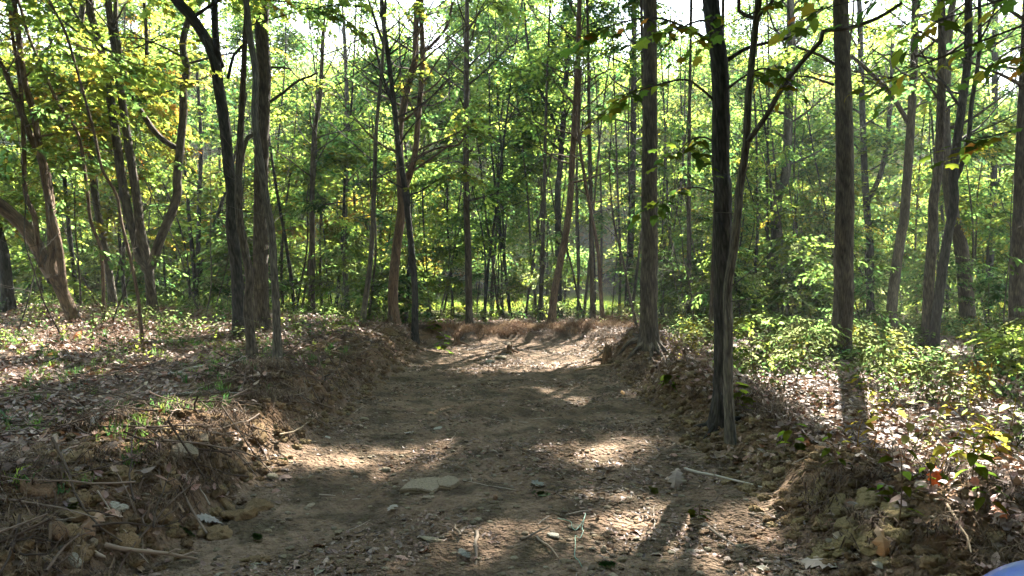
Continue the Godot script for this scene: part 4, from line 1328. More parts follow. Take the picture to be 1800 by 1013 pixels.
func make_small_things() -> void:
	rng.seed = 101
	var buff := Color(0.195, 0.155, 0.108)
	# the broken slab in the middle of the track: an upper layer, a lower one and a chip before it
	photo_slab(748, 866, [-0.20, 0.06, -0.13, -0.12, 0.0, -0.15, 0.09, -0.14, 0.16, -0.10, 0.15, 0.0, 0.08, 0.11, 0.06, 0.12, -0.02, 0.07, -0.1, 0.06], 0.055, buff, "large flat buff sandstone slab lying in the middle of the track", 0.14, 0.04, -0.006)
	photo_slab(780, 856, [-0.06, 0.0, 0.02, -0.14, 0.09, -0.10, 0.12, 0.0, 0.06, 0.12, -0.03, 0.11], 0.035, shade(buff, 0.9), "lower broken layer showing at the right edge of the large slab", 0.05, -0.05, 0.01)
	photo_stone(752, 880, Vector3(0.05, 0.022, 0.035), shade(buff, 0.95), "small pale chip of stone touching the front edge of the large slab", 0.3, 4)
	photo_slab(321, 810, [-0.10, -0.02, -0.03, -0.09, 0.09, -0.02, 0.11, 0.03, -0.03, 0.08], 0.03, shade(buff, 1.05), "flat pale stone tilted on the left bank beside an orange leaf", 0.45, -0.15, 0.03)
	photo_slab(348, 786, [-0.12, 0.04, 0.05, -0.08, 0.09, 0.05], 0.025, shade(buff, 1.0), "triangular flat stone on the crest of the left bank", 0.35, 0.05, 0.03)
	var list := [[131, 888, 0.055, 0.03, 0.04, "pale wedge of stone in the loose earth of the left bank, low at the left"], [60, 880, 0.12, 0.06, 0.09, "reddish earthy block at the left edge of the bank"], [205, 902, 0.06, 0.02, 0.045, "thin flat stone in the middle of the left bank's rubble"], [258, 908, 0.04, 0.025, 0.035, "small blunt pale stone low on the left bank above the green leaf"],
		[258, 880, 0.04, 0.014, 0.03, "small flat stone right of the left bank's rubble"], [127, 1003, 0.05, 0.03, 0.04, "pale square stone at the bottom edge on the left"], [160, 972, 0.03, 0.022, 0.025, "small round stone near the bottom left corner"], [678, 832, 0.045, 0.03, 0.035, "light grey stone left of the large slab"], [573, 772, 0.05, 0.016, 0.04, "flat grey stone at the foot of the left bank beside the track"],
		[544, 892, 0.05, 0.014, 0.03, "flat dull stone on the left half of the track"], [756, 956, 0.08, 0.014, 0.05, "thin dark plate of stone in the track left of the upright stick"], [974, 948, 0.05, 0.02, 0.05, "squarish flat stone beside the green twine"], [1062, 975, 0.03, 0.03, 0.022, "small upright dark stone below the twine on the right"], [880, 632, 0.13, 0.08, 0.10, "buff stone in the sunlit patch at the track's end"],
		[862, 638, 0.10, 0.06, 0.09, "low buff stone left of the other at the track's end"], [892, 606, 0.12, 0.05, 0.10, "flat light stone at the back of the sunlit patch"], [640, 742, 0.05, 0.03, 0.05, "earthy lump of stone on the left side of the track halfway along"], [770, 757, 0.07, 0.015, 0.05, "flat stone on the track above the large slab"], [1010, 930, 0.05, 0.016, 0.035, "thin grey stone chip left of the twine's knot"], [478, 842, 0.05, 0.03, 0.05, "greenish stone at the foot of the left bank"],
		[870, 880, 0.03, 0.035, 0.02, "small rust brown upright stone near the middle of the track"], [612, 748, 0.05, 0.03, 0.04, "dark stone where the left bank meets the track"], [300, 872, 0.06, 0.035, 0.05, "brown crumbly stone in the left bank under the tilted flat one"], [95, 958, 0.07, 0.05, 0.06, "brown lump of earth and stone near the bottom left"]]
	for i in list.size():
		var s = list[i]
		photo_stone(s[0], s[1], Vector3(s[2], s[3], s[4]), shade([buff, Color(0.19, 0.16, 0.11), Color(0.25, 0.235, 0.19)][i % 3] if i != 1 and i != 20 and i < 21 else Color(0.15, 0.09, 0.052), rr(0.85, 1.1)), s[5], rr(0, TAU), 10 + i, rr(-0.2, 0.2))
	# lumps of clay heaped on the right bank
	for i in 26:
		var p := hit(rr(1370, 1520) + i * 6.0, rr(865, 990))
		var o := obj("earth_clod", stone_mesh(Vector3(rr(0.04, 0.10), rr(0.03, 0.06), rr(0.04, 0.09)), 80 + i, Color(0.175, 0.135, 0.07), 6, 0.45), mats.clod)
		o.transform = on_ground(p.x, p.z, rr(0, TAU), 0.012, 0.2)
		tag(o, "%s yellowish clay clod on the right heap, %s" % [["small crumbly", "broad", "lumpy", "pale crumbly"][i % 4], ["low near the bottom", "on its crest", "on the side towards the track", "on its far slope", "by the tan upright leaf"][i % 5]], "earth clod", "clay clods on the right bank")
	for i in 34:
		var p := hit(rr(0, 470), rr(760, 1000))
		var o := obj("earth_clod", stone_mesh(Vector3(rr(0.035, 0.10), rr(0.03, 0.06), rr(0.04, 0.09)), 180 + i, shade(Color(0.15, 0.105, 0.06), rr(0.8, 1.2)), 6, 0.45), mats.clod)
		o.transform = on_ground(p.x, p.z, rr(0, TAU), 0.012, 0.2)
		tag(o, "%s brown earth clod in the left bank, %s" % [["crumbly", "broad dark", "small", "lumpy"][i % 4], ["near the left edge", "below the flat tilted stone", "low by the track", "near its crest", "near the bottom"][i % 5]], "earth clod", "earth clods on the left bank")
	# leaves one can point at
	special_leaf(135, 598, 0.24, Color(0.42, 0.13, 0.03), "bright orange dead leaf spray on the lit litter at the left", 5, 0.9, 0.6)
	special_leaf(86, 628, 0.16, Color(0.42, 0.16, 0.03), "small orange leaf at the left below the larger orange one", 5, 0.8, 0.3)
	special_leaf(1646, 858, 0.17, Color(0.45, 0.09, 0.02), "red orange leaf in the shade of the undergrowth at the right", 5, 0.7, 0.9)
	special_leaf(1550, 985, 0.2, Color(0.26, 0.16, 0.08), "large curled tan leaf standing on edge on the right bank", 3, 1.0, 1.1)
	special_leaf(1440, 1003, 0.26, Color(0.36, 0.28, 0.22), "big pale leaf catching the sun at the bottom right", 5, 0.5)
	special_leaf(1760, 912, 0.15, Color(0.42, 0.13, 0.04), "orange leaf low in the right corner", 5, 0.6, 0.5)
	special_leaf(950, 874, 0.19, Color(0.085, 0.115, 0.085), "dusty grey green lobed leaf right of the middle of the track", 5, -0.9, 0.0, true)
	special_leaf(945, 856, 0.2, Color(0.15, 0.145, 0.115), "crumpled grey leaf just above the dusty green one", 5, -0.9)
	special_leaf(450, 956, 0.16, Color(0.07, 0.15, 0.085), "fresh blue green oak leaf on the left part of the track", 7, 0.2, 0.0, true)
	special_leaf(322, 942, 0.17, Color(0.10, 0.16, 0.10), "pale green oak leaf at the foot of the left bank", 7, 0.3, 0.0, true)
	special_leaf(118, 916, 0.17, Color(0.11, 0.14, 0.035), "yellow green leaf in the rubble of the left bank", 5, 0.5, 0.3, true)
	special_leaf(495, 814, 0.11, Color(0.09, 0.16, 0.10), "small green oak leaf on the track's left edge beside a dark stick", 7, 0.3, 0.0, true)
	special_leaf(1068, 1002, 0.15, Color(0.08, 0.18, 0.10), "green lobed leaf at the bottom edge right of the twine", 5, 0.3, 0.0, true)
	special_leaf(1038, 857, 0.07, Color(0.08, 0.16, 0.10), "tiny green leaf on the track right of the dusty one", 5, 0.4, 0.0, true)
	special_leaf(360, 920, 0.22, Color(0.25, 0.225, 0.19), "large grey dead leaf at the foot of the left bank", 7, 0.4)
	special_leaf(150, 935, 0.26, Color(0.20, 0.12, 0.07), "large curled brown leaf in the middle of the left bank", 5, 1.2)
	special_leaf(290, 825, 0.10, Color(0.42, 0.20, 0.03), "small orange leaf below the tilted flat stone", 3, 0.7)
	special_leaf(165, 752, 0.14, Color(0.42, 0.40, 0.34), "white glinting leaf beside the mound on the left bank", 3, 0.9, 0.7)
	special_leaf(720, 765, 0.13, Color(0.36, 0.32, 0.27), "pale curled leaf in the upper left of the track", 5, -1.0)
	special_leaf(690, 900, 0.14, Color(0.27, 0.235, 0.19), "grey tan leaf left of and below the large slab", 5, 0.7)
	special_leaf(1190, 858, 0.24, Color(0.20, 0.155, 0.12), "large brown leaf leaning on the foot of the right bank", 5, 0.8, 0.6)
	special_leaf(1150, 872, 0.15, Color(0.10, 0.135, 0.06), "dull green leaf at the foot of the right bank", 5, 0.6, 0.2, true)
	special_leaf(815, 990, 0.16, Color(0.13, 0.125, 0.10), "grey lobed leaf at the bottom beside the upright stick", 7, 0.5)
	special_leaf(1095, 695, 0.13, Color(0.42, 0.20, 0.05), "small amber leaf on the sunlit edge of the right bank", 5, 0.6, 0.4)
	# branches and sticks
	photo_stick(1205, 832, 1350, 872, 0.013, Color(0.25, 0.22, 0.18), "pale bent branch lying up the right bank", 1)
	photo_stick(838, 945, 858, 1000, 0.013, Color(0.10, 0.082, 0.062), "thick grey stick poking up the track near the bottom", 0)
	photo_stick(808, 955, 822, 930, 0.010, Color(0.13, 0.10, 0.07), "short splintered stick left of the thick grey one", 2)
	photo_stick(915, 957, 968, 943, 0.009, Color(0.10, 0.08, 0.06), "dark short stick across the track left of the twine", 0)
	photo_stick(944, 950, 972, 990, 0.008, Color(0.15, 0.12, 0.09), "thin stick pointing down the track below the short dark one", 0)
	photo_stick(180, 980, 340, 985, 0.015, Color(0.16, 0.12, 0.09), "grey brown branch at the bottom of the left bank", 2)
	photo_stick(148, 985, 180, 1005, 0.016, Color(0.21, 0.18, 0.14), "short pale stick in the bottom left corner", 0)
	photo_stick(412, 824, 545, 800, 0.011, Color(0.08, 0.06, 0.045), "dark branch along the track's left edge", 2)
	photo_stick(490, 780, 580, 752, 0.009, Color(0.17, 0.13, 0.09), "curved brown root at the foot of the left bank", 1)
	photo_stick(295, 700, 430, 697, 0.017, Color(0.24, 0.21, 0.18), "pale straight branch on top of the left bank", 2)
	photo_stick(330, 655, 440, 640, 0.016, Color(0.27, 0.24, 0.2), "light grey branch in the litter before the two nearest left trunks", 3)
	photo_stick(272, 664, 346, 661, 0.014, Color(0.25, 0.22, 0.19), "grey branch in the litter left of the two nearest left trunks", 2)
	photo_stick(320, 582, 425, 575, 0.014, Color(0.30, 0.27, 0.23), "sunlit fallen branch behind the two nearest left trunks", 2)
	photo_stick(230, 605, 330, 605, 0.035, Color(0.20, 0.17, 0.14), "thick weathered log end in the lit litter on the left", 1)
	photo_stick(183, 620, 245, 690, 0.010, Color(0.09, 0.07, 0.055), "dark stem lying across the shaded litter at the left", 2)
	photo_stick(70, 570, 130, 606, 0.010, Color(0.31, 0.27, 0.23), "pale thin branch in the sunlit litter near the orange leaf", 3)
	photo_stick(160, 545, 245, 582, 0.010, Color(0.33, 0.29, 0.25), "pale arched branch beside the thin bare stem", 3)
	photo_stick(1250, 938, 1310, 1005, 0.010, Color(0.10, 0.08, 0.06), "dark thin branch on the track's right edge near the bottom", 2)
	photo_stick(1668, 905, 1705, 1000, 0.008, Color(0.27, 0.20, 0.13), "thin tan stem leaning over the right corner", 1)
	photo_stick(20, 845, 190, 800, 0.008, Color(0.13, 0.10, 0.075), "long thin root arching over the shaded left bank", 2)
	photo_stick(1010, 655, 1090, 632, 0.02, Color(0.22, 0.15, 0.09), "lit root lying at the foot of the earth mound", 1)
	# the tangle of twine
	var a := hit(1018, 940)
	var tw := Acc.new()
	var line := PackedVector3Array()
	for q in [[980, 922], [1003, 925], [1006, 937], [1013, 945], [1025, 928], [1030, 910], [1024, 938], [1026, 945], [1020, 953], [1012, 955], [1012, 970], [1011, 985], [1018, 1000], [1024, 1006]]:
		var g := hit(q[0], q[1])
		line.append(g + Vector3(0, rr(0.008, 0.03), 0) - a)
	var sm := smooth_line(line, 0.012)
	tw.tube(sm, line_radii(sm, 0.0028, 0.0024), 6, Color(1, 1, 1))
	var two := obj("twine", tw.mesh(), mats.twine)
	two.position = a
	tag(two, "tangled green plastic twine on the track near the bottom", "twine")
	# splintered stumps at the end of the track
	for s in [[803, 607, 0.22, 0.085, "splintered orange brown stump at the left of the sunlit patch"], [895, 622, 0.2, 0.07, "small pointed stump in the middle of the sunlit patch"], [1068, 640, 0.34, 0.10, "jagged dark root stump beside the earth mound"]]:
		rng.seed = int(s[0])
		var p := hit(s[0], s[1])
		var t := thing("stump", s[4], "stump", p)
		var body := Acc.new()
		var h: float = s[2]
		var bl := smooth_line(PackedVector3Array([Vector3(0, -0.08, 0), Vector3(0, 0.03, 0), Vector3(0.01, h * 0.55, 0)]), 0.03)
		body.tube(bl, line_radii(bl, s[3] * 1.35, s[3] * 0.8), 12, Color(0.9, 0.75, 0.6), 0.12, noise_fine)
		obj("bole", body.mesh(), mats.bark_red, t)
		for k in 7:
			var spl := Acc.new()
			var ang := k * TAU / 7.0
			var o0: Vector3 = Vector3(cos(ang), 0, sin(ang)) * s[3] * 0.55 + Vector3(0, h * 0.4, 0)
			spl.tube(PackedVector3Array([o0, o0 + Vector3(rr(-0.01, 0.01), h * rr(0.15, 0.35), rr(-0.01, 0.01)), o0 + Vector3(rr(-0.03, 0.03), h * rr(0.35, 0.65), rr(-0.03, 0.03))]), PackedFloat32Array([s[3] * 0.4, s[3] * 0.25, 0.004]), 5, Color(1.5, 1.2, 0.9))
			obj("splinter", spl.mesh(), mats.bark_red, t)
		for k in 4:
			var rt := Acc.new()
			var ang := k * TAU / 4.0 + rr(-0.4, 0.4)
			var e := Vector3(cos(ang), 0, sin(ang))
			rt.tube(PackedVector3Array([Vector3(0, 0.05, 0) + e * s[3] * 0.6, Vector3(0, 0.04, 0) + e * s[3] * 2.0, Vector3(0, -0.03, 0) + e * s[3] * 3.6]), PackedFloat32Array([s[3] * 0.5, s[3] * 0.3, 0.01]), 6, Color(1, 0.9, 0.8), 0.08, noise_fine)
			obj("root", rt.mesh(), mats.bark_red, t)
	# seedlings with leaves large enough to see one by one
	rng.seed = 120
	seedling(1300, 735, 0.42, 12, "bright yellow green seedling glowing at the foot of the slender dark trunk", 0, [3, 3, 2], 0.62)
	seedling(768, 592, 0.6, 13, "lobed leafy sapling with glowing leaves at the left edge of the track's end", 0, [3, 2, 3], 1.0)
	seedling(780, 622, 0.5, 9, "second lobed leafy sapling, lower on the bank by the track's end", 1, [2, 3, 0], 0.95)
	seedling(1708, 868, 0.36, 12, "seedling with glossy pale leaves shining in a sun fleck at the right", 3, [2, 0], 0.4)
	seedling(1730, 905, 0.22, 9, "low glossy seedling below the shining one at the right", 3, [2, 0], 0.34)
	seedling(1575, 940, 0.55, 6, "thin bare stemmed seedling with a few leaves on the right bank", 3, [2, 3], 0.34)
	seedling(1230, 920, 0.14, 7, "tiny blue green seedling on the track's right edge", 0, [2, 0], 0.24)
	seedling(1478, 850, 0.4, 9, "green seedling with yellowing tip at the top of the clay heap", 3, [2, 3, 2], 0.3)
	seedling(1550, 905, 0.2, 8, "green seedling right behind the clay heap", 3, [0, 2], 0.28)
	seedling(1640, 890, 0.3, 10, "leafy seedling in the shade below the red orange leaf", 3, [0, 2], 0.3)
	seedling(1400, 800, 0.3, 9, "sunlit seedling in the pink litter right of the black trunks", 3, [2, 3], 0.5)
	seedling(1185, 690, 0.25, 8, "small bright seedling on the crest of the right bank", 3, [3, 2], 0.6)
	seedling(240, 540, 0.55, 10, "seedling with broad pale leaves beside the thin bare stem", 2, [2, 3], 0.8)
	seedling(465, 520, 0.9, 7, "thin sapling with pale round leaves between the two nearest left trunks", 2, [3, 2], 0.7)
	seedling(1330, 590, 0.7, 12, "bushy lit sapling behind the slender dark trunk", 0, [3, 2], 0.9)
	# brush heaped at the wood's edge
	rng.seed = 130
	var b := hit(985, 565)
	b = ground(1.6, -25.0)
	var heap := thing("brush_pile", "dark heap of bare brushwood behind the leaning lit trunk", "brush pile", b)
	for k in 46:
		var st := Acc.new()
		var p0 := Vector3(rr(-1.3, 1.3), rr(0, 0.35), rr(-0.5, 0.5))
		var dir := Vector3(rr(-1, 1), rr(-0.05, 0.55), rr(-0.5, 0.5)).normalized() * rr(0.5, 1.3)
		st.tube(PackedVector3Array([p0 - dir * 0.5, p0 + Vector3(0, 0.06, 0.03), p0 + dir * 0.6]), PackedFloat32Array([0.013, 0.010, 0.004]), 4, Color(0.4, 0.38, 0.36))
		obj("stick", st.mesh(), mats.bark_grey, heap)
	# the rounded blue edge of the machine the photographer stands beside
	var hood := Acc.new()
	var nu := 48
	var nv := 24
	for i in nv + 1:
		var th := -PI * 0.5 + PI * i / nv
		for j in nu + 1:
			var ph := TAU * j / nu
			var pw := func(v: float, e: float) -> float: return signf(v) * pow(absf(v), e)
			var c1: float = pw.call(cos(th), 0.55)
			hood.v.append(Vector3(0.55 * c1 * pw.call(cos(ph), 0.6), 0.30 * pw.call(sin(th), 0.75), 0.75 * c1 * pw.call(sin(ph), 0.6)))
			hood.n.append(Vector3.UP)
			hood.uv.append(Vector2(j, i))
			hood.c.append(Color(1, 1, 1))
	var s1 := nu + 1
	for i in nv + 1:
		for j in s1:
			var e := hood.v[i * s1 + (j + 1) % nu] - hood.v[i * s1 + (j + nu - 1) % nu]
			var f := hood.v[mini(i + 1, nv) * s1 + j] - hood.v[maxi(i - 1, 0) * s1 + j]
			var c := f.cross(e)
			hood.n[i * s1 + j] = c.normalized() if c.length() > 1e-8 else Vector3(0, signf(hood.v[i * s1 + j].y), 0)
			if hood.n[i * s1 + j].dot(hood.v[i * s1 + j]) < 0.0:
				hood.n[i * s1 + j] = -hood.n[i * s1 + j]
	for i in nv:
		for j in nu:
			var k := i * s1 + j
			for q in [k, k + 1, k + s1, k + 1, k + s1 + 1, k + s1]:
				hood.ix.append(q)
	var blue := obj("blue_hood", hood.mesh(), mats.paint)
	blue.position = Vector3(1.64, 0.622, -1.35)
	tag(blue, "rounded glossy blue panel of a machine in the bottom right corner", "vehicle panel")

# ------------------------------------------------------------------ undergrowth

func plant_mesh(seed_: int, tall: float, stems: int, kind: String) -> ArrayMesh:
	rng.seed = 6000 + seed_
	var acc := Acc.new()
	for s in stems:
		var dir := Vector3(rr(-0.5, 0.5), 1.0, rr(-0.5, 0.5)).normalized()
		var h := tall * rr(0.6, 1.0)
		var pts := PackedVector3Array()
		var p := Vector3(rr(-0.05, 0.05), -0.03, rr(-0.05, 0.05))
		for i in 5:
			pts.append(p)
			dir = (dir + Vector3(rr(-0.2, 0.2), 0.0, rr(-0.2, 0.2))).normalized()
			p += dir * h / 4.0
		acc.tube(pts, line_radii(pts, 0.0035, 0.0015), 3, Color(0.9, 0.7, 0.5), 0.0, null, false)
		for i in range(1, 5):
			var n := 2 if i < 4 else 4
			for k in n:
				var c := shade(Color(1, 1, 1), rr(0.75, 1.25))
				var yaw := k * TAU / n + rr(-0.5, 0.5)
				var b := leaf_turn(yaw, rr(-0.5, 0.25), rr(-0.4, 0.4))
				var at := pts[i].lerp(pts[i - 1], rr(0, 0.7)) + b * Vector3(rr(0.015, 0.06), 0, 0)
				if kind == "lobed":
					lobed(acc, Transform3D(b, at), rr(0.06, 0.12), 5, c, 0.3)
				else:
					ovate(acc, Transform3D(b, at), rr(0.032, 0.075), rr(0.25, 0.36), c, 0.25)
	return acc.mesh()

func tuft_mesh(seed_: int, blades: int, tall: float, wide: float, flat: float) -> ArrayMesh:
	rng.seed = 6500 + seed_
	var acc := Acc.new()
	for i in blades:
		var a := rr(0, TAU)
		var base := Vector3(rr(-wide, wide), 0, rr(-wide, wide)) * 0.4
		var out := Vector3(cos(a), 0, sin(a))
		var h := tall * rr(0.4, 1.0)
		var m := base + out * h * 0.3 * flat + Vector3(0, h * 0.6, 0)
		var e := base + out * h * rr(0.7, 1.1) * flat + Vector3(0, h * rr(0.3, 0.9), 0)
		var side := Vector3(-sin(a), 0, cos(a)) * rr(0.002, 0.004)
		var c := shade(Color(1, 1, 1), rr(0.6, 1.3))
		acc.tri(base - side, m - side, base + side, c)
		acc.tri(base + side, m - side, m + side, c)
		acc.tri(m - side, e, m + side, c)
	return acc.mesh()

func carpet(called: String, label: String, category: String, m: ArrayMesh, mat: Material, pts: Array, s0: float, s1: float, mix: Callable) -> void:
	var where := []
	var tints := PackedColorArray()
	for p in pts:
		where.append(Transform3D(Basis(Vector3.UP, rr(0, TAU)) * Basis(Vector3.RIGHT, rr(-0.2, 0.2)), ground(p.x, p.y)).scaled_local(Vector3.ONE * rr(s0, s1)))
		tints.append((mix as Callable).call())
	var o := many(called, m, mat, where, tints)
	tag(o, label, category, "", "stuff")

func make_undergrowth() -> void:
	rng.seed = 81
	var right_side := func(x: float, d: float) -> bool:
		var off := x - lane_centre(d)
		return off > 2.5 and rng.randf() < smoothstep(2.4, 5.0, off) * (0.25 + 0.75 * smoothstep(6.0, 12.0, d)) and noise_mid.get_noise_2d(x * 0.7 + 3.0, d * 0.7) > 0.0 and rng.randf() < 0.8
	var left_side := func(x: float, d: float) -> bool:
		var off := lane_centre(d) - x
		return off > 2.9 and d > 9.0 and rng.randf() < 0.3 + 0.7 * smoothstep(10.0, 15.0, d)
	var beyond := func(x: float, d: float) -> bool:
		return d > 19.0 and (absf(x) > 2.0 or d > 21.5)
	for v in 3:
		var m := plant_mesh(v, 0.42, 3, "ovate")
		carpet("undergrowth", "low leafy green undergrowth covering the wood floor right of the track", "undergrowth", m, mats.leaf, scatter_points(600, right_side, 4.2, 22.0, 0.85), 0.35, 1.7, func(): return tint(["pale", "green", "pale", "yellow", "deep"]))
		carpet("undergrowth", "low green plants growing between the tree trunks left of the track", "undergrowth", m, mats.leaf, scatter_points(330, left_side, 9.0, 24.0, 0.9), 0.6, 1.3, func(): return tint(["pale", "bright", "green", "deep"]))
		carpet("undergrowth", "knee high green growth on the wood floor behind the end of the track", "undergrowth", m, mats.leaf, scatter_points(700, beyond, 20.0, 36.0, 0.95), 0.8, 1.7, func(): return tint(["pale", "bright", "green", "deep"]))
	var field := func(x: float, d: float) -> bool: return true
	carpet("meadow_grass", "sunlit meadow grass far behind the trees", "grass", tuft_mesh(9, 60, 0.7, 1.2, 0.5), mats.leaf, scatter_points(4200, field, 40.0, 74.0, 0.85), 0.8, 1.5, func(): return tint(["bright", "yellow", "bright"]))
	var grassy := func(x: float, d: float) -> bool:
		return x < -2.5 and x > -9.0 and noise_mid.get_noise_2d(x * 1.5 + 9.0, d * 1.5) > 0.05
	carpet("grass_tufts", "thin green grass sprouting through the leaf litter left of the track", "grass", tuft_mesh(1, 16, 0.16, 0.12, 1.0), mats.leaf, scatter_points(420, grassy, 4.0, 12.0), 0.6, 1.3, func(): return tint(["green", "deep", "bright"]))
	# fibrous roots and dead grass torn up along the banks
	var torn := func(x: float, d: float) -> bool:
		var off := absf(x - lane_centre(d))
		return off > 2.0 and off < 3.3 and d < 20.0 and noise_mid.get_noise_2d(x * 1.2, d * 1.2 + 40.0) > 0.0
	var end_bank := func(x: float, d: float) -> bool:
		return absf(d - 20.0) < 0.7 and x > -2.2 and x < 4.0
	carpet("torn_roots", "fine pale brown roots and dead grass hanging out of the cut earth banks", "roots", tuft_mesh(2, 26, 0.15, 0.25, 1.7), mats.plain, scatter_points(1300, torn, 3.4, 20.0), 0.5, 1.1, func(): return shade([Color(0.11, 0.072, 0.044), Color(0.155, 0.105, 0.066), Color(0.07, 0.045, 0.03)][rng.randi() % 3], rr(0.5, 0.95)))
	carpet("dead_grass", "rusty brown dead grass matted along the low bank where the track ends", "grass", tuft_mesh(3, 36, 0.22, 0.35, 1.5), mats.plain, scatter_points(420, end_bank, 19.0, 21.0, 0.4), 0.7, 1.2, func(): return shade([Color(0.26, 0.145, 0.075), Color(0.33, 0.20, 0.10), Color(0.17, 0.09, 0.05)][rng.randi() % 3], rr(0.5, 0.95)))

func make_clods() -> void:
	rng.seed = 91
	var banks := func(x: float, d: float) -> bool:
		var off := absf(x - lane_centre(d))
		return off > 1.8 and off < (3.3 if x < 0.0 else 2.75) and d < 19.0 and rng.randf() < 1.0 - 0.6 * absf(off - 2.3)
	for v in 3:
		carpet("earth_clods", "crumbled brown earth clods heaped along the banks of the track", "earth clods", stone_mesh(Vector3(0.045, 0.036, 0.042), 40 + v, Color(1, 1, 1), 7, 0.8), mats.clod, scatter_points(1200, banks, 3.0, 16.0), 0.2, 1.35, func(): return shade([Color(0.20, 0.135, 0.075), Color(0.24, 0.18, 0.10), Color(0.14, 0.095, 0.056)][rng.randi() % 3], rr(0.5, 0.95)))
	var bare := func(x: float, d: float) -> bool: return absf(x - lane_centre(d)) < 2.6
	for v in 2:
		carpet("pebbles", "small pebbles and crumbs of earth strewn over the track", "pebbles", stone_mesh(Vector3(0.022, 0.014, 0.02), 50 + v, Color(1, 1, 1), 8), mats.stone, scatter_points(1500, bare, 3.0, 17.0), 0.3, 1.4, func(): return shade([Color(0.17, 0.135, 0.085), Color(0.19, 0.16, 0.11), Color(0.12, 0.09, 0.06)][rng.randi() % 3], rr(0.5, 0.95)))
	rng.seed = 96
	var bits := Acc.new()
	for i in 5:
		ovate(bits, Transform3D(leaf_turn(rr(0, TAU), rr(-0.3, 0.3), rr(-0.4, 0.4)), Vector3(rr(-0.07, 0.07), rr(0.002, 0.012), rr(-0.07, 0.07))), rr(0.018, 0.045), rr(0.2, 0.35), shade(Color(1, 1, 1), rr(0.6, 1.2)), rr(-0.3, 0.4), rr(-0.3, 0.4))
	var drift := func(x: float, d: float) -> bool: return absf(x - lane_centre(d)) < 2.6 and rng.randf() < 0.3 + 1.5 * noise_mid.get_noise_2d(x * 1.1 + 30.0, d * 1.1)
	carpet("leaf_crumbs", "broken bits of dead leaf trodden into the track", "leaf bits", bits.mesh(), mats.dry, scatter_points(2600, drift, 3.0, 18.0), 0.6, 1.4, func(): return shade(DRY[rng.randi() % DRY.size()], rr(0.35, 0.95)))
	carpet("earth_crumbs", "small dark crumbs of loose earth on the track", "earth crumbs", stone_mesh(Vector3(0.024, 0.016, 0.022), 66, Color(1, 1, 1), 6, 0.7), mats.clod, scatter_points(2600, drift, 3.0, 16.0), 0.25, 1.3, func(): return shade(Color(0.16, 0.11, 0.072), rr(0.5, 1.2)))
	var brush := func(x: float, d: float) -> bool:
		var off := lane_centre(d) - x
		return off > 2.0 and off < 5.5 and noise_mid.get_noise_2d(x + 7.0, d) > -0.1
	for v in 3:
		rng.seed = 190 + v
		var where := []
		var tints := PackedColorArray()
		for p in scatter_points(170, brush, 3.2, 13.0):
			where.append(on_ground(p.x, p.y, rr(0, TAU), rr(0.01, 0.07), 0.35).scaled_local(Vector3.ONE * rr(0.7, 2.0)))
			tints.append(shade([Color(0.075, 0.052, 0.038), Color(0.042, 0.03, 0.022), Color(0.12, 0.09, 0.068)][rng.randi() % 3], rr(0.8, 1.2)))
		var o := many("brush_twigs", stick_mesh(0.5, 0.0048, 160 + v, 3, Color(1, 1, 1)), mats.plain, where, tints)
		tag(o, "tangle of dark brush twigs and roots over the left bank", "twigs", "brush twigs over the left bank", "stuff")
	var anywhere := func(x: float, d: float) -> bool: return rng.randf() < (0.35 if lane(x, d) > 0.5 else 1.0)
	for v in 4:
		rng.seed = 95 + v
		var where := []
		var tints := PackedColorArray()
		for p in scatter_points(430, anywhere, 3.0, 21.0):
			where.append(on_ground(p.x, p.y, rr(0, TAU), 0.008, 0.1).scaled_local(Vector3.ONE * rr(0.4, 1.3)))
			tints.append(shade([Color(0.16, 0.125, 0.095), Color(0.10, 0.075, 0.055), Color(0.22, 0.185, 0.15)][rng.randi() % 3], rr(0.8, 1.2)))
		var o := many("dead_twigs", stick_mesh(0.42, 0.0042, 60 + v, 2, Color(1, 1, 1)), mats.plain, where, tints)
		tag(o, "thin dead twigs littering the ground of the wood and track", "twigs", "thin dead twigs littering the ground", "stuff")

# ------------------------------------------------------------------ the scene

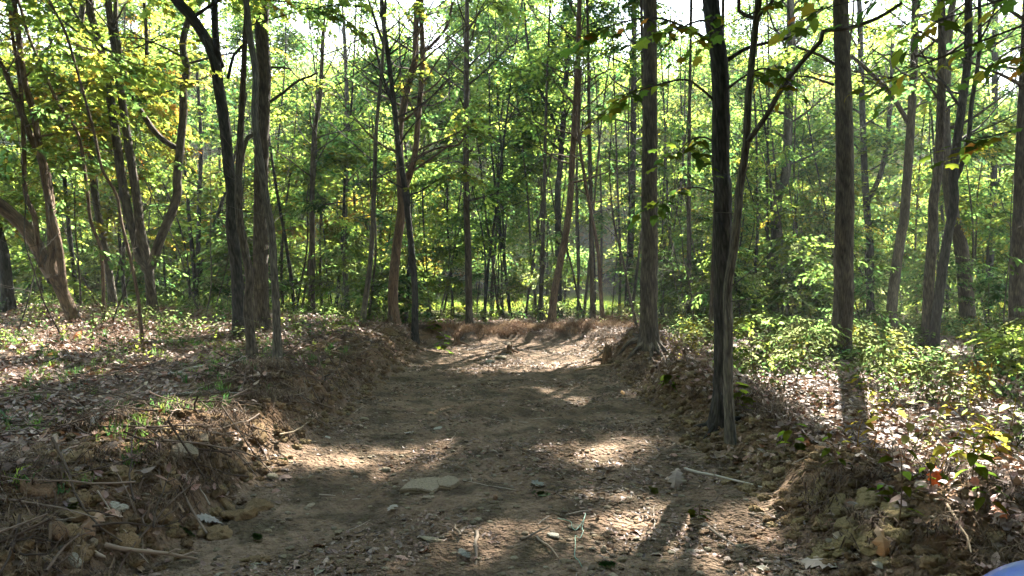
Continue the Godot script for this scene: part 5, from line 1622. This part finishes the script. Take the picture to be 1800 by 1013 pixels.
func _ready() -> void:
	var cam := Camera3D.new()
	cam.name = "camera"
	cam.fov = rad_to_deg(2.0 * atan(506.5 / FOCAL))
	cam.position = Vector3(0, EYE, 0)
	cam.rotation.x = -atan((506.5 - HORIZON) / FOCAL)
	cam.near = 0.05
	cam.far = 900.0
	add_child(cam)
	cam.current = true

	var sky_mat := ProceduralSkyMaterial.new()
	sky_mat.sky_top_color = Color(0.56, 0.65, 0.76)
	sky_mat.sky_horizon_color = Color(0.92, 0.92, 0.90)
	sky_mat.sky_curve = 0.22
	sky_mat.sky_energy_multiplier = 1.0
	sky_mat.ground_horizon_color = Color(0.45, 0.45, 0.38)
	sky_mat.ground_bottom_color = Color(0.25, 0.22, 0.16)
	sky_mat.sun_angle_max = 20.0
	sky_mat.sun_curve = 0.1
	var sky := Sky.new()
	sky.sky_material = sky_mat
	var env := Environment.new()
	env.background_mode = Environment.BG_SKY
	env.sky = sky
	env.background_energy_multiplier = 0.75
	env.tonemap_mode = Environment.TONE_MAPPER_LINEAR
	env.tonemap_exposure = 15.5
	env.fog_enabled = true
	env.fog_density = 0.0009
	env.fog_light_color = Color(0.95, 0.97, 0.92)
	env.sdfgi_enabled = true
	env.ssao_enabled = true
	env.ssil_enabled = true
	var we := WorldEnvironment.new()
	we.name = "world_environment"
	we.environment = env
	add_child(we)

	to_sun = Vector3(sin(deg_to_rad(SUN_AZIMUTH)) * cos(deg_to_rad(SUN_HEIGHT)), sin(deg_to_rad(SUN_HEIGHT)), -cos(deg_to_rad(SUN_AZIMUTH)) * cos(deg_to_rad(SUN_HEIGHT)))
	var sun := DirectionalLight3D.new()
	sun.name = "sun"
	sun.light_color = Color(1.0, 0.97, 0.92)
	sun.light_energy = 1.6
	sun.light_angular_distance = 0.5
	sun.shadow_enabled = true
	sun.look_at_from_position(to_sun * 60.0, Vector3.ZERO)
	add_child(sun)

	for k in [[noise_low, 0.11, 3, 1], [noise_mid, 0.55, 3, 2], [noise_fine, 2.6, 3, 3], [noise_edge, 0.06, 3, 4]]:
		k[0].noise_type = FastNoiseLite.TYPE_SIMPLEX_SMOOTH
		k[0].frequency = k[1]
		k[0].fractal_octaves = k[2]
		k[0].seed = k[3]

	make_materials()
	make_ground()
	make_traced_trees()
	make_wood()
	make_undergrowth()
	make_litter()
	make_clods()
	make_small_things()
